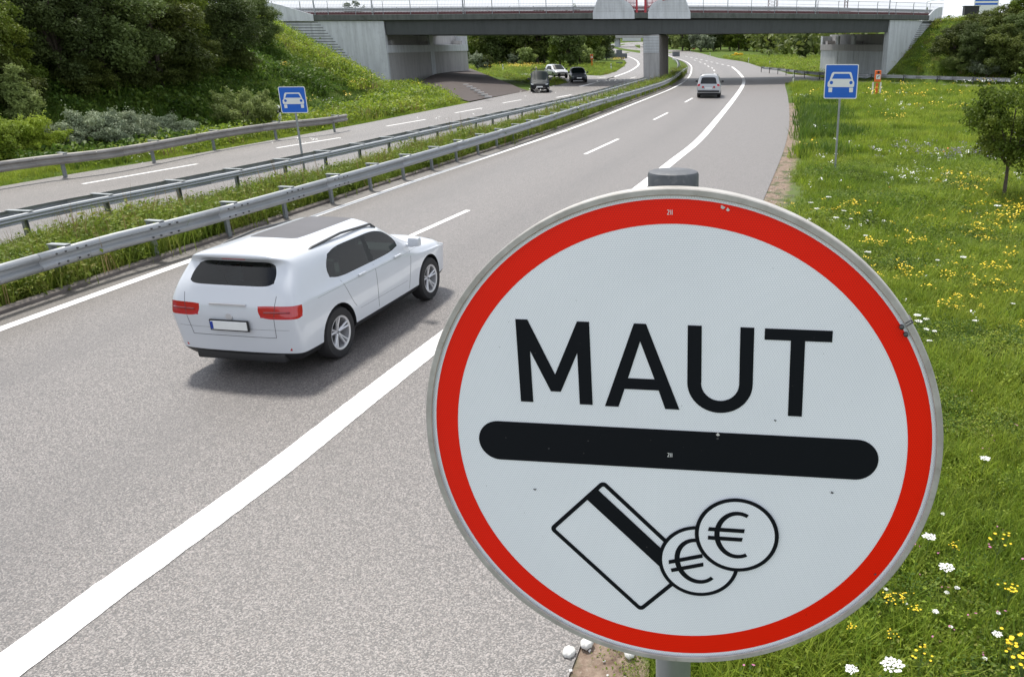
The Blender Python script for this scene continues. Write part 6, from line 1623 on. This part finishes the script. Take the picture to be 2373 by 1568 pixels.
# uncountable flowers: one scatter each
def flower_src(nm, mat, r_, n, h, seed, spread):
    r = np.random.default_rng(seed); V = []; F = []
    for k in range(n):
        x, y = r.normal(0, spread, 2); z = h * r.uniform(.75, 1.1); m = 6; i = len(V); s = r_ * r.uniform(.7, 1.3); tx, ty = r.normal(0, .3, 2)
        V += [(x + s * math.cos(2 * PI * j / m), y + s * math.sin(2 * PI * j / m), z + s * (tx * math.cos(2 * PI * j / m) + ty * math.sin(2 * PI * j / m))) for j in range(m)]; F.append([i + j for j in range(m)])
    me = np_mesh(nm, np.array(V), np.array(F)); me.materials.append(M[mat]); return bpy.data.objects.new(nm, me)
C_Y = collection('fy', [flower_src('fy%d' % k, 'flower_yellow', .014, 9, .24, 600 + k, .06) for k in range(3)])
C_W = collection('fw', [flower_src('fw%d' % k, 'flower_white', .016, 7, .26, 610 + k, .04) for k in range(3)])
C_P = collection('fp', [flower_src('fp%d' % k, 'flower_pink', .011, 2, .2, 620 + k, .05) for k in range(2)])
C_V = collection('fv', [flower_src('fv%d' % k, 'flower_violet', .02, 14, .3, 630 + k, .08) for k in range(2)])
C_R = collection('fr', [flower_src('fr0', 'flower_red', .03, 1, .3, 640, .0)])
def patch(col, ni, cx, cy, sxr, syr, n, s, seed):
    """n plants round a photo position, spread given in metres"""
    r = np.random.default_rng(seed); x, y = at(cx, cy); return np.stack([x + r.normal(0, sxr, n), y + r.normal(0, syr, n)], 1), s
YFL = []
for k, (x, y, a, b_, n, s) in enumerate([(1700, 960, .55, .45, 55, 1), (1200, 920, .35, .4, 45, 1), (1700, 530, .9, .6, 70, 1.3), (2020, 500, .5, .8, 50, 1.4), (780, 470, .5, .5, 40, 1.3), (940, 420, .25, .3, 18, 1.4), (1640, 300, .5, .8, 30, 1.5), (1760, 610, .3, .3, 20, 1.2), (1370, 700, .2, .2, 14, 1.2), (1050, 700, .2, .2, 12, 1.2), (1500, 750, .2, .3, 14, 1.2), (1800, 690, .2, .3, 12, 1.2), (1750, 850, .15, .15, 8, 1.1), (2000, 760, .3, .2, 14, 1.1), (1880, 900, .2, .2, 12, 1), (1600, 1170, .12, .12, 8, 1), (1740, 1145, .12, .1, 7, 1), (2010, 1318, .1, .1, 7, 1), (1570, 1125, .06, .06, 5, 1)]):
    p, s_ = patch(C_Y, 3, *c5z(x, y), a, b_, n, s, 700 + k); YFL.append(np.c_[p, np.full(n, s_)])
for k, (x, y, a, b_, n, s) in enumerate([(1240, 790, 3.0, 2.5, 60, 3), (1640, 885, 1.2, 1., 25, 2.8), (1500, 770, 1.5, 1.2, 20, 2.8), (1300, 990, .5, .6, 14, 2.4), (660, 1190, .35, .6, 14, 2.), (1850, 1500, .5, .5, 18, 1.6), (1750, 1400, .3, .2, 8, 1.6), (2120, 690, 2, 2, 25, 3), (1480, 705, 1.5, 1, 14, 2.6)]):
    x_, y_ = 2900 + x / 1.96, y / 1.96; p, s_ = patch(C_Y, 3, x_, y_, a, b_, n, s, 760 + k); YFL.append(np.c_[p, np.full(n, s_)])
r_ = np.random.default_rng(9); x, y = pts(0, 22, 3, 60, 1.2, lambda x, y, r: (x - ex(y) > .9) & visible(x, y) & (r.random(len(x)) < .10), 790); YFL.append(np.c_[x, y, .7 + y * .012])
YFL = np.vstack(YFL); YFL = YFL[rng.random(len(YFL)) < .38]; YFL = YFL[YFL[:, 0] > ex(YFL[:, 1]) + .5]
scatter('yellow_meadow_flowers', np.c_[YFL[:, 0], YFL[:, 1], ground_z(YFL[:, 0], YFL[:, 1])], YFL[:, 2] * rng.uniform(.7, 1.2, len(YFL)), rng.integers(0, 3, len(YFL)), C_Y)
WFL = []
for k, (x, y, a, b_, n, s) in enumerate([(1350, 200, .6, .8, 26, 1.5), (1180, 170, .4, .7, 12, 1.4), (1300, 245, .4, .4, 14, 1.4), (1500, 265, .5, .3, 8, 1.4), (940, 40, .5, 1.2, 14, 1.7), (700, 95, .3, .6, 8, 1.6), (560, 250, .3, .8, 8, 1.2), (2060, 240, .5, .6, 14, 1.5), (1900, 110, 1.2, 1, 30, 1.6), (1560, 90, .8, 1, 16, 1.6), (870, 540, .4, .4, 6, 1), (750, 550, .3, .3, 6, 1.), (1500, 460, .3, .3, 5, 1.2), (1400, 880, .5, .5, 6, .8)]):
    p, s_ = patch(C_W, 3, *c5z(x, y), a, b_, n, s, 800 + k); WFL.append(np.c_[p, np.full(n, s_)])
for k, (x, y, a, b_, n, s) in enumerate([(680, 610, 1.6, 2.5, 26, 3), (620, 790, .3, .8, 8, 2.), (700, 1060, .25, .5, 7, 1.8), (1450, 1190, .4, .6, 10, 1.8), (2150, 690, 2.5, 3, 40, 3), (1240, 760, 1, 2, 16, 2.5), (1400, 880, 1.5, 2, 20, 2.3), (1250, 640, 3, 2, 22, 3)]):
    x_, y_ = 2900 + x / 1.96, y / 1.96; p, s_ = patch(C_W, 3, x_, y_, a, b_, n, s, 830 + k); WFL.append(np.c_[p, np.full(n, s_)])
x, y = pts(0, 24, 3, 60, .9, lambda x, y, r: (x - ex(y) > .9) & visible(x, y) & (r.random(len(x)) < .14), 791); WFL.append(np.c_[x, y, .6 + y * .018])
WFL = np.vstack(WFL); WFL = WFL[rng.random(len(WFL)) < .62]; WFL[:, 2] *= .85; WFL = WFL[WFL[:, 0] > ex(WFL[:, 1]) + .4]
scatter('white_meadow_flowers', np.c_[WFL[:, 0], WFL[:, 1], ground_z(WFL[:, 0], WFL[:, 1])], WFL[:, 2] * rng.uniform(.7, 1.2, len(WFL)), rng.integers(0, 3, len(WFL)), C_W)
x, y = pts(.4, 5, 3.2, 9, 6, lambda x, y, r: (x - ex(y) > .7) & (r.random(len(x)) < .7), 792); scatter('pink_clover_flowers', np.c_[x, y, ground_z(x, y)], rng.uniform(.7, 1.1, len(x)), rng.integers(0, 2, len(x)), C_P)
p, _ = patch(C_V, 2, *c5z(1620, 45), 1.3, 1.2, 70, 1, 850); scatter('violet_vetch_flowers', np.c_[p, ground_z(p[:, 0], p[:, 1])], rng.uniform(.8, 1.2, len(p)), rng.integers(0, 2, len(p)), C_V)
q = np.array([at(*c5z(x, y)) for x, y in ((1128, 338), (1550, 55), (1535, 65), (1270, 1553))]); scatter('red_poppies', np.c_[q, ground_z(q[:, 0], q[:, 1])], np.array([1, 1.2, 1., .7]), np.zeros(4, int), C_R)
# flowers in the reservation, on the bank and on the far island
p = np.vstack([patch(None, 0, *at_px, a, b_, n, 1, 870 + k)[0] for k, (at_px, a, b_, n) in enumerate([((1235, 625), .5, .7, 16), ((2165, 400), .8, 3.5, 26), ((2440, 350), .7, 3.5, 22), ((2560, 340), .7, 4., 10), ((1800, 520), .8, 2, 8)])])
p = p[(p[:, 0] < kx(p[:, 1]) - .1)]
scatter('median_white_flowers', np.c_[p, np.full(len(p), .4)], .8 + p[:, 1] * .007, rng.integers(0, 3, len(p)), C_W)
p = np.array([hit(sx + dx, sy + dy)[:2] for k, (sx, sy, n, sp) in enumerate([(1255, 165, 8, 12), (1172, 125, 4, 8), (1145, 300, 8, 9), (1500, 305, 14, 18), (1390, 285, 3, 5), (1390, 418, 5, 8), (1675, 363, 3, 4), (1240, 445, 3, 5), (1500, 330, 5, 15), (1440, 370, 4, 20)]) for dx, dy in np.random.default_rng(k).normal(0, sp, (n, 2)) * (1, .6)])
scatter('yellow_bank_flowers', np.c_[p, G(p[:, 0], p[:, 1]) + .15], rng.uniform(1.6, 2.6, len(p)), rng.integers(0, 3, len(p)), C_Y)
p = np.array([hit(sx + dx, sy + dy)[:2] for k, (sx, sy, n, sp) in enumerate([(1320, 425, 20, 18), (1345, 452, 10, 14), (1575, 380, 20, 22), (1600, 400, 14, 22), (1490, 430, 14, 30), (560, 650, 8, 25), (730, 590, 6, 20)]) for dx, dy in np.random.default_rng(50 + k).normal(0, sp, (n, 2)) * (1, .5)])
scatter('white_bank_flowers', np.c_[p, G(p[:, 0], p[:, 1]) + .02], np.clip(p[:, 1] * .022, .5, 1.6), rng.integers(0, 3, len(p)), C_W)
fp = [at(1900 + x / 2.1573, y / 2.1573) for x, y in zip(np.random.default_rng(3).normal(400, 110, 120), np.random.default_rng(4).normal(603, 9, 120))]
fp += [at(1900 + x / 2.1573, y / 2.1573) for x, y in zip(np.random.default_rng(5).normal(1240, 35, 60), np.random.default_rng(6).normal(535, 6, 60))]
fp = np.array(fp); fp = fp[~road_mask(fp[:, 0], fp[:, 1])]
scatter('yellow_island_flowers', np.c_[fp, np.full(len(fp), .12)], rng.uniform(2., 3.2, len(fp)), rng.integers(0, 3, len(fp)), C_Y)
# one yellow shrub on the far right verge
V, F, var, C, _ = crown(77, 1.9, 1., .7, .6, 14, 700, .16, 'dome', clump=.35); me = np_mesh('crown', V, F, var); me.materials.append(M['flower_yellow'])
x, y = at(1900 + 2255 / 2.1573, 497 / 2.1573); t = empty('yellow_shrub', (x, y, 0), 0, 'bright yellow flowering shrub on the far verge right of the bridge pier', 'shrub')
o = bpy.data.objects.new('crown', me); COL.objects.link(o); o.parent = t; b = MB(); b.tube([(0, 0, -.3), (0, 0, 1.)], .08, 6); b.build('stem', 'bark', t)

# loose chippings and crumbs along the near asphalt edge
st_ = []
for k in range(3):
    bm = bmesh.new(); bmesh.ops.create_icosphere(bm, subdivisions=1, radius=.011)
    for v in bm.verts: v.co = v.co * random.uniform(.7, 1.3); v.co.z *= .6
    me = bpy.data.meshes.new('chip'); bm.to_mesh(me); bm.free(); me.materials.append(M[('stone', 'concrete_mid', 'kerb_dark')[k]]); st_.append(bpy.data.objects.new('chip%d' % k, me))
C_S = collection('chips', st_)
x, y = pts(-1.6, 4.5, 3, 26, 60, lambda x, y, r: (x - ex(y) > -.10) & (x - ex(y) < .6) & (r.random(len(x)) < np.clip(1 - np.abs(x - ex(y) - .12) / .5, .05, 1)), 900)
scatter('loose_chippings', np.stack([x, y, np.full(len(x), .002)], 1), rng.uniform(.3, 1.5, len(x)), rng.choice([0, 1, 1, 2, 2], len(x)), C_S)
